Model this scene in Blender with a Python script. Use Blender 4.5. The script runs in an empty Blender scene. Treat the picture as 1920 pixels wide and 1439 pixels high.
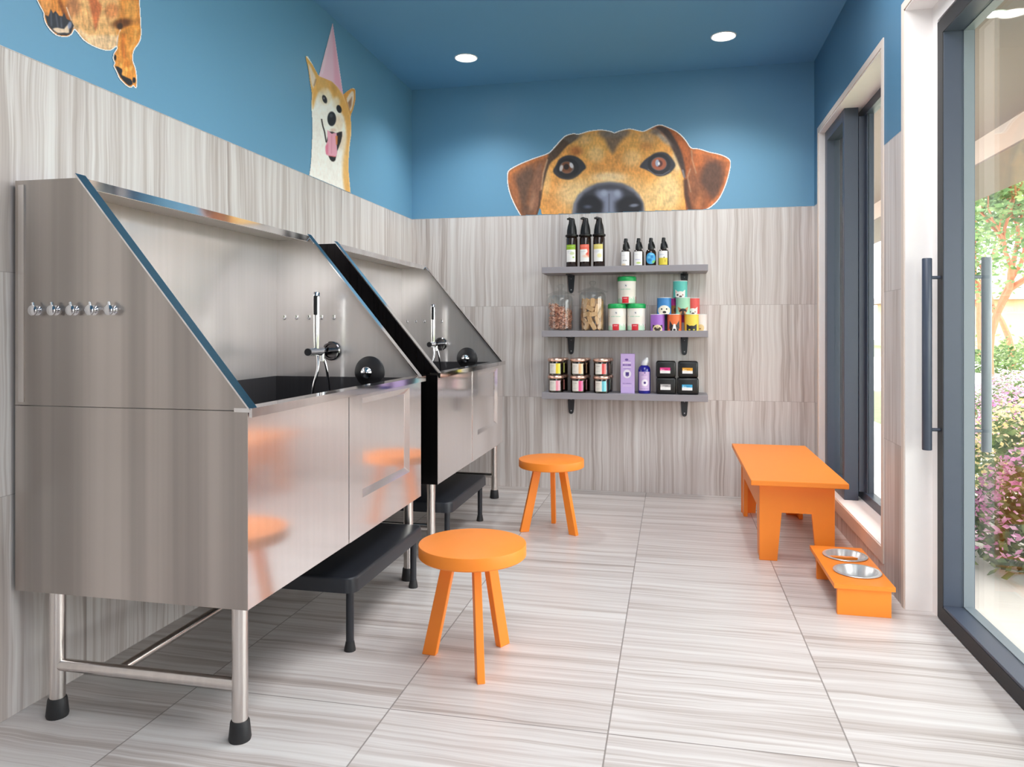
import bpy, bmesh, math, random
import numpy as np
from mathutils import Vector, Matrix
random.seed(7); rng = np.random.default_rng(7)
sc = bpy.context.scene
COL = sc.collection
PI = math.pi

# ------------------------------------------------------------------ helpers
def s2l(c):
    c = c / 255.0
    return c / 12.92 if c <= 0.04045 else ((c + 0.055) / 1.055) ** 2.4
def rgb(r, g, b): return (s2l(r), s2l(g), s2l(b), 1.0)

def new_mat(name):
    m = bpy.data.materials.new(name); m.use_nodes = True
    nt = m.node_tree; nt.nodes.clear()
    out = nt.nodes.new('ShaderNodeOutputMaterial')
    return m, nt, out
def N(nt, kind, **kw):
    n = nt.nodes.new(kind)
    for k, v in kw.items(): setattr(n, k, v)
    return n
def pbr(name, col, rough=0.5, metal=0.0, noise=0.0, nscale=30.0, coat=0.0, spec=0.5, emit=None, estr=0.0):
    """principled surface with a small procedural variation of tone and roughness"""
    m, nt, out = new_mat(name)
    b = N(nt, 'ShaderNodeBsdfPrincipled')
    b.inputs['Roughness'].default_value = rough; b.inputs['Metallic'].default_value = metal
    b.inputs['Specular IOR Level'].default_value = spec; b.inputs['Coat Weight'].default_value = coat
    tc = N(nt, 'ShaderNodeTexCoord'); nz = N(nt, 'ShaderNodeTexNoise'); nz.inputs['Scale'].default_value = nscale
    nz.inputs['Detail'].default_value = 3
    nt.links.new(tc.outputs['Object'], nz.inputs['Vector'])
    mx = N(nt, 'ShaderNodeMix', data_type='RGBA')
    mx.inputs[6].default_value = tuple(c * (1 - noise) for c in col[:3]) + (1,)
    mx.inputs[7].default_value = tuple(min(1, c * (1 + noise)) for c in col[:3]) + (1,)
    nt.links.new(nz.outputs['Fac'], mx.inputs[0]); nt.links.new(mx.outputs[2], b.inputs['Base Color'])
    if emit:
        b.inputs['Emission Color'].default_value = emit; b.inputs['Emission Strength'].default_value = estr
    nt.links.new(b.outputs[0], out.inputs[0])
    return m
def glass_mat(name, tint=(1, 1, 1, 1), gloss=0.08, edge=0.6):
    m, nt, out = new_mat(name)
    tr = N(nt, 'ShaderNodeBsdfTransparent'); tr.inputs[0].default_value = tint
    gl = N(nt, 'ShaderNodeBsdfGlossy'); gl.inputs['Roughness'].default_value = 0.02
    lw = N(nt, 'ShaderNodeLayerWeight'); lw.inputs['Blend'].default_value = 0.35
    mr = N(nt, 'ShaderNodeMapRange'); mr.inputs['To Min'].default_value = gloss; mr.inputs['To Max'].default_value = edge
    mx = N(nt, 'ShaderNodeMixShader')
    nt.links.new(lw.outputs['Facing'], mr.inputs['Value']); nt.links.new(mr.outputs[0], mx.inputs[0])
    nt.links.new(tr.outputs[0], mx.inputs[1]); nt.links.new(gl.outputs[0], mx.inputs[2]); nt.links.new(mx.outputs[0], out.inputs[0])
    return m
def attr_mat(name, rough=0.6):
    m, nt, out = new_mat(name)
    a = N(nt, 'ShaderNodeAttribute', attribute_name='Col'); b = N(nt, 'ShaderNodeBsdfPrincipled')
    b.inputs['Roughness'].default_value = rough
    nt.links.new(a.outputs['Color'], b.inputs['Base Color']); nt.links.new(b.outputs[0], out.inputs[0])
    return m

BASE = {}
def obj(name, bm, mat, parent=None, smooth=False):
    """link a bmesh (world coordinates) as one object; a part is stored relative to the base of its thing"""
    me = bpy.data.meshes.new(name)
    root = parent
    while root is not None and root.parent is not None: root = root.parent
    if root is not None and root.name in BASE:
        bmesh.ops.translate(bm, vec=-BASE[root.name], verts=bm.verts)
    bmesh.ops.recalc_face_normals(bm, faces=bm.faces)
    bm.to_mesh(me); bm.free()
    if smooth:
        for p in me.polygons: p.use_smooth = True
        try: me.set_sharp_from_angle(angle=math.radians(40))
        except Exception: pass
    if mat: me.materials.append(mat)
    o = bpy.data.objects.new(name, me); COL.objects.link(o)
    if parent: o.parent = parent
    return o
def tag(o, label=None, cat=None, group=None, kind=None):
    if label: o['label'] = label
    if cat: o['category'] = cat
    if group: o['group'] = group
    if kind: o['kind'] = kind
    return o
def thing(name, label, cat, loc, group=None, kind=None):
    o = bpy.data.objects.new(name, None); COL.objects.link(o); o.empty_display_size = 0.05
    o.location = loc; BASE[o.name] = Vector(loc)
    return tag(o, label, cat, group, kind)
def dup(root, loc, label, group=None, rotz=None):
    r = root.copy(); COL.objects.link(r); r.location = loc; r['label'] = label
    if rotz is not None: r.rotation_euler = (0, 0, rotz)
    if group: r['group'] = group
    BASE[r.name] = Vector(loc)
    for ch in list(root.children):
        c = ch.copy(); COL.objects.link(c); c.parent = r
        for g in list(ch.children):
            d = g.copy(); COL.objects.link(d); d.parent = c
    return r
def structure(name, bm, mat, parent=None, label=None):
    o = obj(name, bm, mat, parent)
    if parent is None: o['kind'] = 'structure'
    if label: o['label'] = label
    return o

def BM(): return bmesh.new()
def box(bm, x0, x1, y0, y1, z0, z1, bev=0.0, seg=2):
    r = bmesh.ops.create_cube(bm, size=1.0)
    vs = r['verts']
    for v in vs:
        v.co = Vector((x0 + (v.co.x + .5) * (x1 - x0), y0 + (v.co.y + .5) * (y1 - y0), z0 + (v.co.z + .5) * (z1 - z0)))
    if bev > 0:
        es = list({e for v in vs for e in v.link_edges})
        bmesh.ops.bevel(bm, geom=es, offset=bev, segments=seg, affect='EDGES', profile=0.5)
    return bm
def prism(bm, pts, axis, a, b, bev=0.0):
    """extrude a polygon: axis 'y' -> pts are (x,z); 'x' -> (y,z); 'z' -> (x,y)"""
    def P(p, t):
        return Vector((p[0], t, p[1])) if axis == 'y' else Vector((t, p[0], p[1])) if axis == 'x' else Vector((p[0], p[1], t))
    v0 = [bm.verts.new(P(p, a)) for p in pts]; v1 = [bm.verts.new(P(p, b)) for p in pts]
    n = len(pts); fs = [bm.faces.new(v0), bm.faces.new(v1[::-1])]
    for i in range(n): fs.append(bm.faces.new((v0[i], v0[(i + 1) % n], v1[(i + 1) % n], v1[i])))
    if bev > 0:
        es = list({e for f in fs for e in f.edges})
        bmesh.ops.bevel(bm, geom=es, offset=bev, segments=2, affect='EDGES', profile=0.5)
    return bm
def lathe(bm, prof, c, seg=32, M=None):
    """profile of (r,z) turned about the vertical through c (or transformed by M)"""
    rings = []
    for r, z in prof:
        ring = []
        if r < 1e-6: ring = [bm.verts.new(Vector((0, 0, z)))]
        else: ring = [bm.verts.new(Vector((r * math.cos(2 * PI * k / seg), r * math.sin(2 * PI * k / seg), z))) for k in range(seg)]
        rings.append(ring)
    for a, b in zip(rings[:-1], rings[1:]):
        if len(a) == 1 and len(b) == 1: continue
        for k in range(seg):
            j = (k + 1) % seg
            if len(a) == 1: bm.faces.new((a[0], b[k], b[j]))
            elif len(b) == 1: bm.faces.new((a[k], b[0], a[j]))
            else: bm.faces.new((a[k], b[k], b[j], a[j]))
    for ring in rings:
        for v in ring:
            v.co = (M @ v.co if M else v.co) + Vector(c)
    return bm
def axis_mat(d):
    return Vector((0, 0, 1)).rotation_difference(Vector(d).normalized()).to_matrix()
def tube(bm, pts, r, seg=12, cap=True):
    pts = [Vector(p) for p in pts]; rs = r if isinstance(r, (list, tuple)) else [r] * len(pts)
    rings = []; up = None
    for i, p in enumerate(pts):
        d = (pts[min(i + 1, len(pts) - 1)] - pts[max(i - 1, 0)]).normalized()
        if up is None:
            up = d.orthogonal().normalized()
        else:
            up = (up - d * up.dot(d)).normalized()
        w = d.cross(up)
        rings.append([bm.verts.new(p + (up * math.cos(2 * PI * k / seg) + w * math.sin(2 * PI * k / seg)) * rs[i]) for k in range(seg)])
    for a, b in zip(rings[:-1], rings[1:]):
        for k in range(seg): bm.faces.new((a[k], a[(k + 1) % seg], b[(k + 1) % seg], b[k]))
    if cap:
        bm.faces.new(rings[0][::-1]); bm.faces.new(rings[-1])
    return bm

# ------------------------------------------------------------------ painted flat artwork (printed decals and labels)
class Art:
    def __init__(s, x0, x1, y0, y1, step, base=(255, 255, 255), stepy=None):
        nx = int(round((x1 - x0) / step)) + 1; ny = int(round((y1 - y0) / (stepy or step))) + 1
        s.x = np.linspace(x0, x1, nx); s.y = np.linspace(y0, y1, ny)
        s.X, s.Y = np.meshgrid(s.x, s.y); s.nx, s.ny = nx, ny
        s.C = np.zeros((ny, nx, 3)) + np.array(base, float)
        s.M = np.ones((ny, nx)); s.R = np.zeros((ny, nx), int); s.F = np.zeros((ny, nx))
    def sd(s, poly):
        P = np.array(poly, float); Q = np.roll(P, -1, 0)
        d = np.full(s.X.shape, 1e18); ins = np.zeros(s.X.shape, bool)
        for (ax, ay), (bx, by) in zip(P, Q):
            ex, ey = bx - ax, by - ay; L = ex * ex + ey * ey + 1e-12
            t = np.clip(((s.X - ax) * ex + (s.Y - ay) * ey) / L, 0, 1)
            d = np.minimum(d, (s.X - ax - t * ex) ** 2 + (s.Y - ay - t * ey) ** 2)
            c = ((ay > s.Y) != (by > s.Y))
            ins ^= c & (s.X < (bx - ax) * (s.Y - ay) / (by - ay + 1e-12) + ax)
        d = np.sqrt(d)
        return np.where(ins, -d, d)
    def _mix(s, d, col, f, a, region, fur):
        w = np.clip(0.5 - d / max(f, 1e-6), 0, 1); w = w * w * (3 - 2 * w) * a
        s.C = s.C * (1 - w[..., None]) + np.array(col, float) * w[..., None]
        if region is not None: s.R[d < 0] = region
        if fur is not None: s.F = s.F * (1 - w) + fur * w
    def poly(s, p, col, f=2, a=1, region=None, fur=None, sm=0):
        if sm: p = smooth(p, sm)
        s._mix(s.sd(p), col, f, a, region, fur)
    def ell(s, cx, cy, rx, ry, col, f=2, a=1, rot=0, region=None, fur=None):
        c, n = math.cos(rot), math.sin(rot)
        u = ((s.X - cx) * c + (s.Y - cy) * n) / rx; v = (-(s.X - cx) * n + (s.Y - cy) * c) / ry
        d = (np.sqrt(u * u + v * v) - 1) * min(rx, ry)
        s._mix(d, col, f, a, region, fur)
    def line(s, p, wd, col, f=2, a=1):
        d = np.full(s.X.shape, 1e18)
        for (ax, ay), (bx, by) in zip(p[:-1], p[1:]):
            ex, ey = bx - ax, by - ay; L = ex * ex + ey * ey + 1e-12
            t = np.clip(((s.X - ax) * ex + (s.Y - ay) * ey) / L, 0, 1)
            d = np.minimum(d, np.hypot(s.X - ax - t * ex, s.Y - ay - t * ey))
        s._mix(d - wd / 2, col, f, a, None, None)
    def rect(s, x0, y0, x1, y1, col, f=1, a=1): s.poly([(x0, y0), (x1, y0), (x1, y1), (x0, y1)], col, f, a)
    def cut(s, poly, halo=0, sm=0):
        if sm: poly = smooth(poly, sm)
        d = s.sd(poly); s.M = (d < halo).astype(float)
        if halo:
            w = np.clip(0.5 + (d + 1) / 4, 0, 1)[..., None]; s.C = s.C * (1 - w) + 250 * w; s.F *= (1 - w[..., 0])
    def fur(s, lx=1, ly=5):
        def blur(a, k, ax):
            if k <= 1: return a
            out = np.zeros_like(a)
            for i in range(-(k // 2), k // 2 + 1): out += np.roll(a, i, ax)
            return out / (2 * (k // 2) + 1)
        n = blur(blur(rng.standard_normal(s.X.shape), ly, 0), lx, 1); n /= n.std()
        m = blur(blur(rng.standard_normal(s.X.shape), 11, 0), 11, 1); m /= m.std()
        g = (1 + s.F * (0.085 * n + 0.06 * m))[..., None]
        s.C = np.clip(s.C * g, 0, 255)
    def build(s, fn, names, mat, parent):
        """fn maps (X,Y) arrays to world xyz; one mesh for each region"""
        px, py, pz = fn(s.X, s.Y)
        root = parent
        while root.parent is not None: root = root.parent
        b = BASE[root.name]
        co = np.stack([px - b[0], py - b[1], pz - b[2]], -1).reshape(-1, 3)
        c = np.clip(s.C / 255.0, 0, 1); lin = np.where(c <= 0.04045, c / 12.92, ((c + 0.055) / 1.055) ** 2.4).reshape(-1, 3)
        idx = np.arange(s.nx * s.ny).reshape(s.ny, s.nx)
        q = np.stack([idx[:-1, :-1], idx[:-1, 1:], idx[1:, 1:], idx[1:, :-1]], -1).reshape(-1, 4)
        keep = ((s.M[:-1, :-1] + s.M[:-1, 1:] + s.M[1:, 1:] + s.M[1:, :-1]) > 2).reshape(-1)
        reg = s.R[:-1, :-1].reshape(-1); outs = {}
        for k, nm in names.items():
            sel = q[keep & (reg == k)]
            if len(sel) == 0: continue
            used, inv = np.unique(sel, return_inverse=True); inv = inv.reshape(-1, 4)
            me = bpy.data.meshes.new(nm); me.from_pydata(co[used].tolist(), [], inv.tolist())
            at = me.color_attributes.new('Col', 'FLOAT_COLOR', 'POINT')
            buf = np.ones((len(used), 4), np.float32); buf[:, :3] = lin[used]; at.data.foreach_set('color', buf.ravel())
            me.materials.append(mat)
            for p in me.polygons: p.use_smooth = True
            o = bpy.data.objects.new(nm, me); COL.objects.link(o); o.parent = parent; outs[k] = o
        return outs
def smooth(p, n=4):
    p = [np.array(q, float) for q in p]; out = []; L = len(p)
    for i in range(L):
        a, b, c, d = p[i - 1], p[i], p[(i + 1) % L], p[(i + 2) % L]
        for k in range(n):
            t = k / n
            out.append(tuple(0.5 * (2 * b + (c - a) * t + (2 * a - 5 * b + 4 * c - d) * t * t + (3 * b - a - 3 * c + d) * t ** 3)))
    return out
def on_cylinder(cx, cy, z0, r):
    """wrap art (x, y in mm, y up) round a vertical cylinder, centred on the side facing the room"""
    def fn(X, Y):
        a = -PI / 2 + X / 1000.0 / r
        return cx + r * np.cos(a), cy + r * np.sin(a), z0 + Y / 1000.0
    return fn
def on_front(cx, y, z0):
    return lambda X, Y: (cx + X / 1000.0, np.full(X.shape, y), z0 + Y / 1000.0)

# ------------------------------------------------------------------ room dimensions (metres)
XL, XR, YB, YF, ZC, ZT = -1.70, 0.83, 4.71, -2.6, 2.62, 1.757
XO = 1.03                       # outer face of the glazed wall
DE = .94
DY1, DZ = 2.949, 2.187          # door opening edge and head
WY0, WY1, WZ0, WZ1 = 3.25, 4.57, 0.14, 2.16

# ------------------------------------------------------------------ materials
def tile_wall(name, perp, along, paint=None, seam_a=0.585, seam_p=1.17, off_a=0.0, off_p=0.0, lite=1.0, grout_p=True, rough=0.42, gw=0.0014, soft=0.5, jw=0.35):
    m, nt, out = new_mat(name); L = nt.links.new
    tc = N(nt, 'ShaderNodeTexCoord'); sx = N(nt, 'ShaderNodeSeparateXYZ'); L(tc.outputs['Object'], sx.inputs[0])
    def math_(op, a, b=None, c=None):
        n = N(nt, 'ShaderNodeMath', operation=op)
        for i, v in enumerate((a, b, c)):
            if v is None: continue
            if isinstance(v, (int, float)): n.inputs[i].default_value = v
            else: L(v, n.inputs[i])
        return n.outputs[0]
    P, A = sx.outputs[perp], sx.outputs[along]
    tp = math_('DIVIDE', math_('SUBTRACT', P, off_p), seam_p); ta = math_('DIVIDE', math_('SUBTRACT', A, off_a), seam_a)
    ip, ia = math_('FLOOR', tp), math_('FLOOR', ta)
    wn = N(nt, 'ShaderNodeTexWhiteNoise', noise_dimensions='2D'); cv = N(nt, 'ShaderNodeCombineXYZ')
    L(ip, cv.inputs[0]); L(ia, cv.inputs[1]); L(cv.outputs[0], wn.inputs['Vector'])
    sh = math_('MULTIPLY', wn.outputs['Value'], 37.0)
    # slow wobble of the veins
    cw = N(nt, 'ShaderNodeCombineXYZ'); L(math_('MULTIPLY', P, 5.0), cw.inputs[0]); L(math_('MULTIPLY', A, 3.2), cw.inputs[1]); L(sh, cw.inputs[2])
    wob = N(nt, 'ShaderNodeTexNoise'); wob.inputs['Scale'].default_value = 1.0; wob.inputs['Detail'].default_value = 2; L(cw.outputs[0], wob.inputs['Vector'])
    Pw = math_('ADD', P, math_('MULTIPLY', math_('SUBTRACT', wob.outputs['Fac'], 0.5), 0.03))
    def streak(fp, fa, det):
        c = N(nt, 'ShaderNodeCombineXYZ'); L(math_('MULTIPLY', Pw, fp), c.inputs[0]); L(math_('MULTIPLY', A, fa), c.inputs[1]); L(sh, c.inputs[2])
        n = N(nt, 'ShaderNodeTexNoise'); n.inputs['Scale'].default_value = 1.0; n.inputs['Detail'].default_value = det; n.inputs['Roughness'].default_value = 0.6
        L(c.outputs[0], n.inputs['Vector']); return n.outputs['Fac']
    a = streak(16, 0.35, 3); b = streak(55, 0.8, 3); w = streak(34, 0.5, 2)
    f = math_('ADD', math_('MULTIPLY', a, 0.5), math_('MULTIPLY', b, 0.5))
    cr = N(nt, 'ShaderNodeValToRGB'); L(f, cr.inputs[0])
    e = cr.color_ramp.elements
    def g(r, gg, b_): return tuple(min(1, x * lite) for x in rgb(r, gg, b_)[:3]) + (1,)
    e[0].position = 0.30; e[0].color = g(156, 144, 139)
    e[1].position = 0.43; e[1].color = g(188, 178, 173)
    x = e.new(0.50); x.color = g(204, 196, 193)
    x = e.new(0.60); x.color = g(216, 211, 208)
    x = e.new(0.72); x.color = g(228, 225, 223)
    # thin pale veins
    r2 = N(nt, 'ShaderNodeValToRGB'); L(w, r2.inputs[0])
    q = r2.color_ramp.elements; q[0].position = 0.50; q[0].color = (0, 0, 0, 1); q[1].position = 0.53; q[1].color = (1, 1, 1, 1)
    y = q.new(0.545); y.color = (1, 1, 1, 1); y = q.new(0.575); y.color = (0, 0, 0, 1)
    mx = N(nt, 'ShaderNodeMix', data_type='RGBA'); L(math_('MULTIPLY', r2.outputs[0], soft), mx.inputs[0]); L(cr.outputs[0], mx.inputs[6]); mx.inputs[7].default_value = g(228, 224, 222)
    col = mx.outputs[2]
    # joints
    def joint(t, seam):
        fr = math_('FRACT', t); d = math_('MINIMUM', fr, math_('SUBTRACT', 1.0, fr)); return math_('LESS_THAN', math_('MULTIPLY', d, seam), gw)
    j = joint(ta, seam_a)
    if grout_p: j = math_('MAXIMUM', j, joint(tp, seam_p))
    mj = N(nt, 'ShaderNodeMix', data_type='RGBA'); L(math_('MULTIPLY', j, jw), mj.inputs[0]); L(col, mj.inputs[6]); mj.inputs[7].default_value = rgb(128, 120, 116)
    col = mj.outputs[2]
    bs = N(nt, 'ShaderNodeBsdfPrincipled'); bs.inputs['Roughness'].default_value = rough; bs.inputs['Specular IOR Level'].default_value = 0.35
    if paint:
        up = math_('GREATER_THAN', sx.outputs[2], ZT)
        nz = N(nt, 'ShaderNodeTexNoise'); nz.inputs['Scale'].default_value = 1.2; L(tc.outputs['Object'], nz.inputs['Vector'])
        pm = N(nt, 'ShaderNodeMix', data_type='RGBA'); L(nz.outputs['Fac'], pm.inputs[0])
        pm.inputs[6].default_value = tuple(x * 0.95 for x in paint[:3]) + (1,); pm.inputs[7].default_value = tuple(x * 1.05 for x in paint[:3]) + (1,)
        md = N(nt, 'ShaderNodeMix', data_type='RGBA'); L(up, md.inputs[0]); L(col, md.inputs[6]); L(pm.outputs[2], md.inputs[7]); col = md.outputs[2]
    L(col, bs.inputs['Base Color']); L(bs.outputs[0], out.inputs[0])
    return m

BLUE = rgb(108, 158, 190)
M_left = tile_wall('striped_tile_left', 1, 2, BLUE, off_p=1.889)
M_back = tile_wall('striped_tile_back', 0, 2, BLUE, off_p=0.70)
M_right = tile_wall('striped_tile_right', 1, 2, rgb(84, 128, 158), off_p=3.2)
M_floor = tile_wall('striped_floor_tile', 1, 0, None, seam_a=0.583, seam_p=2.6, off_a=-0.158, off_p=1.88, rough=0.33, gw=0.0020, lite=1.0, jw=0.8)
M_ceil = pbr('blue_ceiling_paint', rgb(104, 162, 202), 0.7, noise=0.03, nscale=2)
M_white = pbr('white_plaster', rgb(252, 248, 246), 0.6, noise=0.02)
M_casing = pbr('beige_casing', rgb(226, 212, 200), 0.55, noise=0.02)
M_dark = pbr('dark_slate_frame', rgb(66, 74, 90), 0.38, noise=0.05)
M_veil = pbr('glass_veil_grey', rgb(134, 142, 150), 0.4, noise=0.03)  # lighter grey painting the glass veil over the frame and outer handle
M_glass = glass_mat('window_glass', (0.95, 0.98, 0.97, 1), 0.03, 0.16)
M_orange = pbr('orange_paint', rgb(255, 144, 48), 0.42, noise=0.02, spec=0.4)
M_black = pbr('black_powder_coat', rgb(34, 37, 44), 0.38, noise=0.08, spec=0.5)
M_rubber = pbr('black_rubber', rgb(30, 30, 33), 0.55, noise=0.1)
def steel(name, col, rough, streak=0.06, metal=1.0, mapping=(60, 60, 1.2)):
    m, nt, out = new_mat(name); L = nt.links.new
    b = N(nt, 'ShaderNodeBsdfPrincipled'); b.inputs['Metallic'].default_value = metal
    tc = N(nt, 'ShaderNodeTexCoord'); mp = N(nt, 'ShaderNodeMapping'); mp.inputs['Scale'].default_value = mapping
    nz = N(nt, 'ShaderNodeTexNoise'); nz.inputs['Scale'].default_value = 1; nz.inputs['Detail'].default_value = 4
    L(tc.outputs['Object'], mp.inputs[0]); L(mp.outputs[0], nz.inputs['Vector'])
    st = N(nt, 'ShaderNodeMapRange', interpolation_type='SMOOTHSTEP'); st.inputs['From Min'].default_value = .36; st.inputs['From Max'].default_value = .64; L(nz.outputs['Fac'], st.inputs['Value'])
    mx = N(nt, 'ShaderNodeMix', data_type='RGBA'); L(st.outputs[0], mx.inputs[0])
    mx.inputs[6].default_value = tuple(c * (1 - streak) for c in col[:3]) + (1,); mx.inputs[7].default_value = tuple(min(1, c * (1 + streak)) for c in col[:3]) + (1,)
    L(mx.outputs[2], b.inputs['Base Color'])
    mr = N(nt, 'ShaderNodeMapRange'); mr.inputs['To Min'].default_value = rough * 0.85; mr.inputs['To Max'].default_value = rough * 1.15
    L(nz.outputs['Fac'], mr.inputs['Value']); L(mr.outputs[0], b.inputs['Roughness'])
    L(b.outputs[0], out.inputs[0]); return m
M_steel_side = steel('reflection_banded_steel', rgb(184, 177, 172), 0.30, 0.22, mapping=(9, 9, 0.1))  # darker tone and vertical bands paint the striped tile reflected in the panel
M_steel_front = steel('polished_steel_front', rgb(248, 241, 240), 0.125, 0.02, .86)
M_steel_in = steel('mirror_steel_inside', rgb(240, 233, 231), 0.2, 0.02, .68)
M_steel_basin = steel('reflection_dark_basin', rgb(84, 82, 85), 0.2, 0.03, .45)  # dark tone paints the dim surroundings reflected inside the basin
M_plate = pbr('dark_overflow_plate', rgb(46, 44, 46), .3, noise=.05)
M_ringd = pbr('dark_chrome', rgb(120, 118, 120), .12, 1.0, noise=.03)
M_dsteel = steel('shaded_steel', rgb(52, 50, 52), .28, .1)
M_cap = pbr('satin_cap_steel', rgb(226, 218, 214), .4, .35, noise=.03)
M_lip = steel('polished_steel_lip', rgb(232, 230, 230), 0.07, 0.02)
M_tube = steel('satin_steel_tube', rgb(222, 216, 212), 0.24, 0.04)
M_chrome = pbr('chrome', rgb(225, 225, 228), 0.05, 1.0, noise=0.02)
M_bowl = steel('spun_steel_bowl', rgb(225, 225, 226), 0.3, 0.06, .6)
M_shelf = pbr('grey_shelf_laminate', rgb(150, 146, 152), 0.5, noise=0.03)
M_print = attr_mat('printed_vinyl', 0.55)
M_label = attr_mat('printed_label', 0.45)

# ------------------------------------------------------------------ the room
structure('floor', box(BM(), XL, XO, YF, YB, -0.05, 0), M_floor)
structure('ceiling', box(BM(), XL - .1, XO, YF - .1, YB + .1, ZC, ZC + 0.12), M_ceil)
structure('wall_left', box(BM(), XL - 0.1, XL, YF - .1, YB + .1, -0.05, ZC), M_left)
structure('wall_back', box(BM(), XL, XO, YB, YB + 0.1, -0.05, ZC), M_back)
FX0, FX1, FZ0, FZ1 = .10, .72, .12, 2.36      # unseen window added behind the viewer to let in light
bm = BM()
box(bm, XL, FX0, YF - .1, YF, -.05, ZC); box(bm, FX1, XO, YF - .1, YF, -.05, ZC); box(bm, FX0, FX1, YF - .1, YF, -.05, FZ0); box(bm, FX0, FX1, YF - .1, YF, FZ1, ZC)
structure('wall_front', bm, tile_wall('striped_tile_front', 0, 2, BLUE))
bm = BM()
box(bm, XR, XO, WY1, YB, -0.05, ZC); box(bm, XR, XO, WY0, WY1, -0.05, WZ0); box(bm, XR, XO, WY0, WY1, WZ1, ZC)
box(bm, XR, XO, DY1, WY0, -0.05, ZC); box(bm, XR, XO, DE, DY1, DZ, ZC); box(bm, XR, XO, YF, DE, -0.05, ZC)
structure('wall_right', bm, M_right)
# white reveals and beige casings of the openings
t = 0.006
bm = BM()
box(bm, XR, XO, WY1 - t, WY1, WZ0, WZ1); box(bm, XR, XO, WY0, WY0 + t, WZ0, WZ1); box(bm, XR, XO, WY0, WY1, WZ1 - t, WZ1); box(bm, XR, XO, WY0, WY1, WZ0, WZ0 + t)
structure('trim_1', bm, M_white, label='white reveal lining of the tall window')
bm = BM()
c = 0.03
box(bm, XR - .004, XR, WY0 - c, WY0, WZ0 - .06, WZ1 + c); box(bm, XR - .004, XR, WY1, WY1 + c, WZ0 - .06, WZ1 + c)
box(bm, XR - .004, XR, WY0, WY1, WZ1, WZ1 + c); box(bm, XR - .004, XR, WY0, WY1, WZ0 - .06, WZ0)
structure('trim_2', bm, M_casing, label='beige casing around the tall window')
bm = BM(); box(bm, XR, 0.92, DY1 - t, DY1, 0, DZ); box(bm, XR, 0.92, DE, DY1, DZ - t, DZ)
box(bm, 0.92, XO, 2.89, DY1, 0, DZ); box(bm, 0.92, XO, DE, 2.89, 2.115, DZ - t)
structure('trim_3', bm, M_white, label='white reveal beside and above the glass door')
bm = BM(); box(bm, XR - .004, XR, DY1, DY1 + c, 0, DZ + c); box(bm, XR - .004, XR, DE, DY1, DZ, DZ + c)
structure('trim_4', bm, M_casing, label='beige casing around the glass door')

# tall window
w = tag(thing('window_1', 'tall dark-framed window with a deep mullion behind the orange bench', None, (0.99, 3.91, WZ0)), kind='structure')
y0, y1, z0, z1 = WY0 + t, WY1 - t, WZ0 + t, WZ1 - t
f = 0.045
bm = BM()
for q in ((0.955, 1.0, y0, y0 + f, z0, z1), (0.955, 1.0, y1 - f, y1, z0, z1), (0.955, 1.0, y0 + f, y1 - f, z0, z0 + f), (0.955, 1.0, y0 + f, y1 - f, z1 - f, z1)): box(bm, *q)
obj('window_frame', bm, M_dark, w)
def sash(xa, xb, a, b, sw, near):
    bm = BM()
    for q in ((xa, xb, a, a + near, z0, z1), (xa, xb, b - sw, b, z0, z1), (xa, xb, a + near, b - sw, z0, z0 + sw), (xa, xb, a + near, b - sw, z1 - sw, z1)): box(bm, *q, bev=.002)
    o = obj('sash', bm, M_dark, w)
    obj('pane', box(BM(), xb - .03, xb - .024, a + near, b - sw, z0 + sw, z1 - sw), M_glass, o)
sash(0.862, 0.93, 4.075, y1 - .002, .06, .035)          # inner sliding sash, far side
obj('mullion', box(BM(), 0.932, 1.0, 4.075, 4.13, z0 + f, z1 - f, .002), M_dark, w)
sash(0.962, 0.995, y0 + f, 4.073, .035, .035)           # outer sash, near side
w = tag(thing('fill_window', 'unseen window added behind the viewer to light the room', None, ((FX0 + FX1) / 2, YF - .05, FZ0)), kind='structure')
bm = BM(); f = .05
for q in ((FX0, FX0 + f, FZ0, FZ1), (FX1 - f, FX1, FZ0, FZ1), (FX0 + f, FX1 - f, FZ0, FZ0 + f), (FX0 + f, FX1 - f, FZ1 - f, FZ1)): box(bm, q[0], q[1], YF - .08, YF - .02, q[2], q[3])
obj('window_frame', bm, M_dark, w)
obj('pane', box(BM(), FX0 + f, FX1 - f, YF - .053, YF - .047, FZ0 + f, FZ1 - f), M_glass, w)
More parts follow.
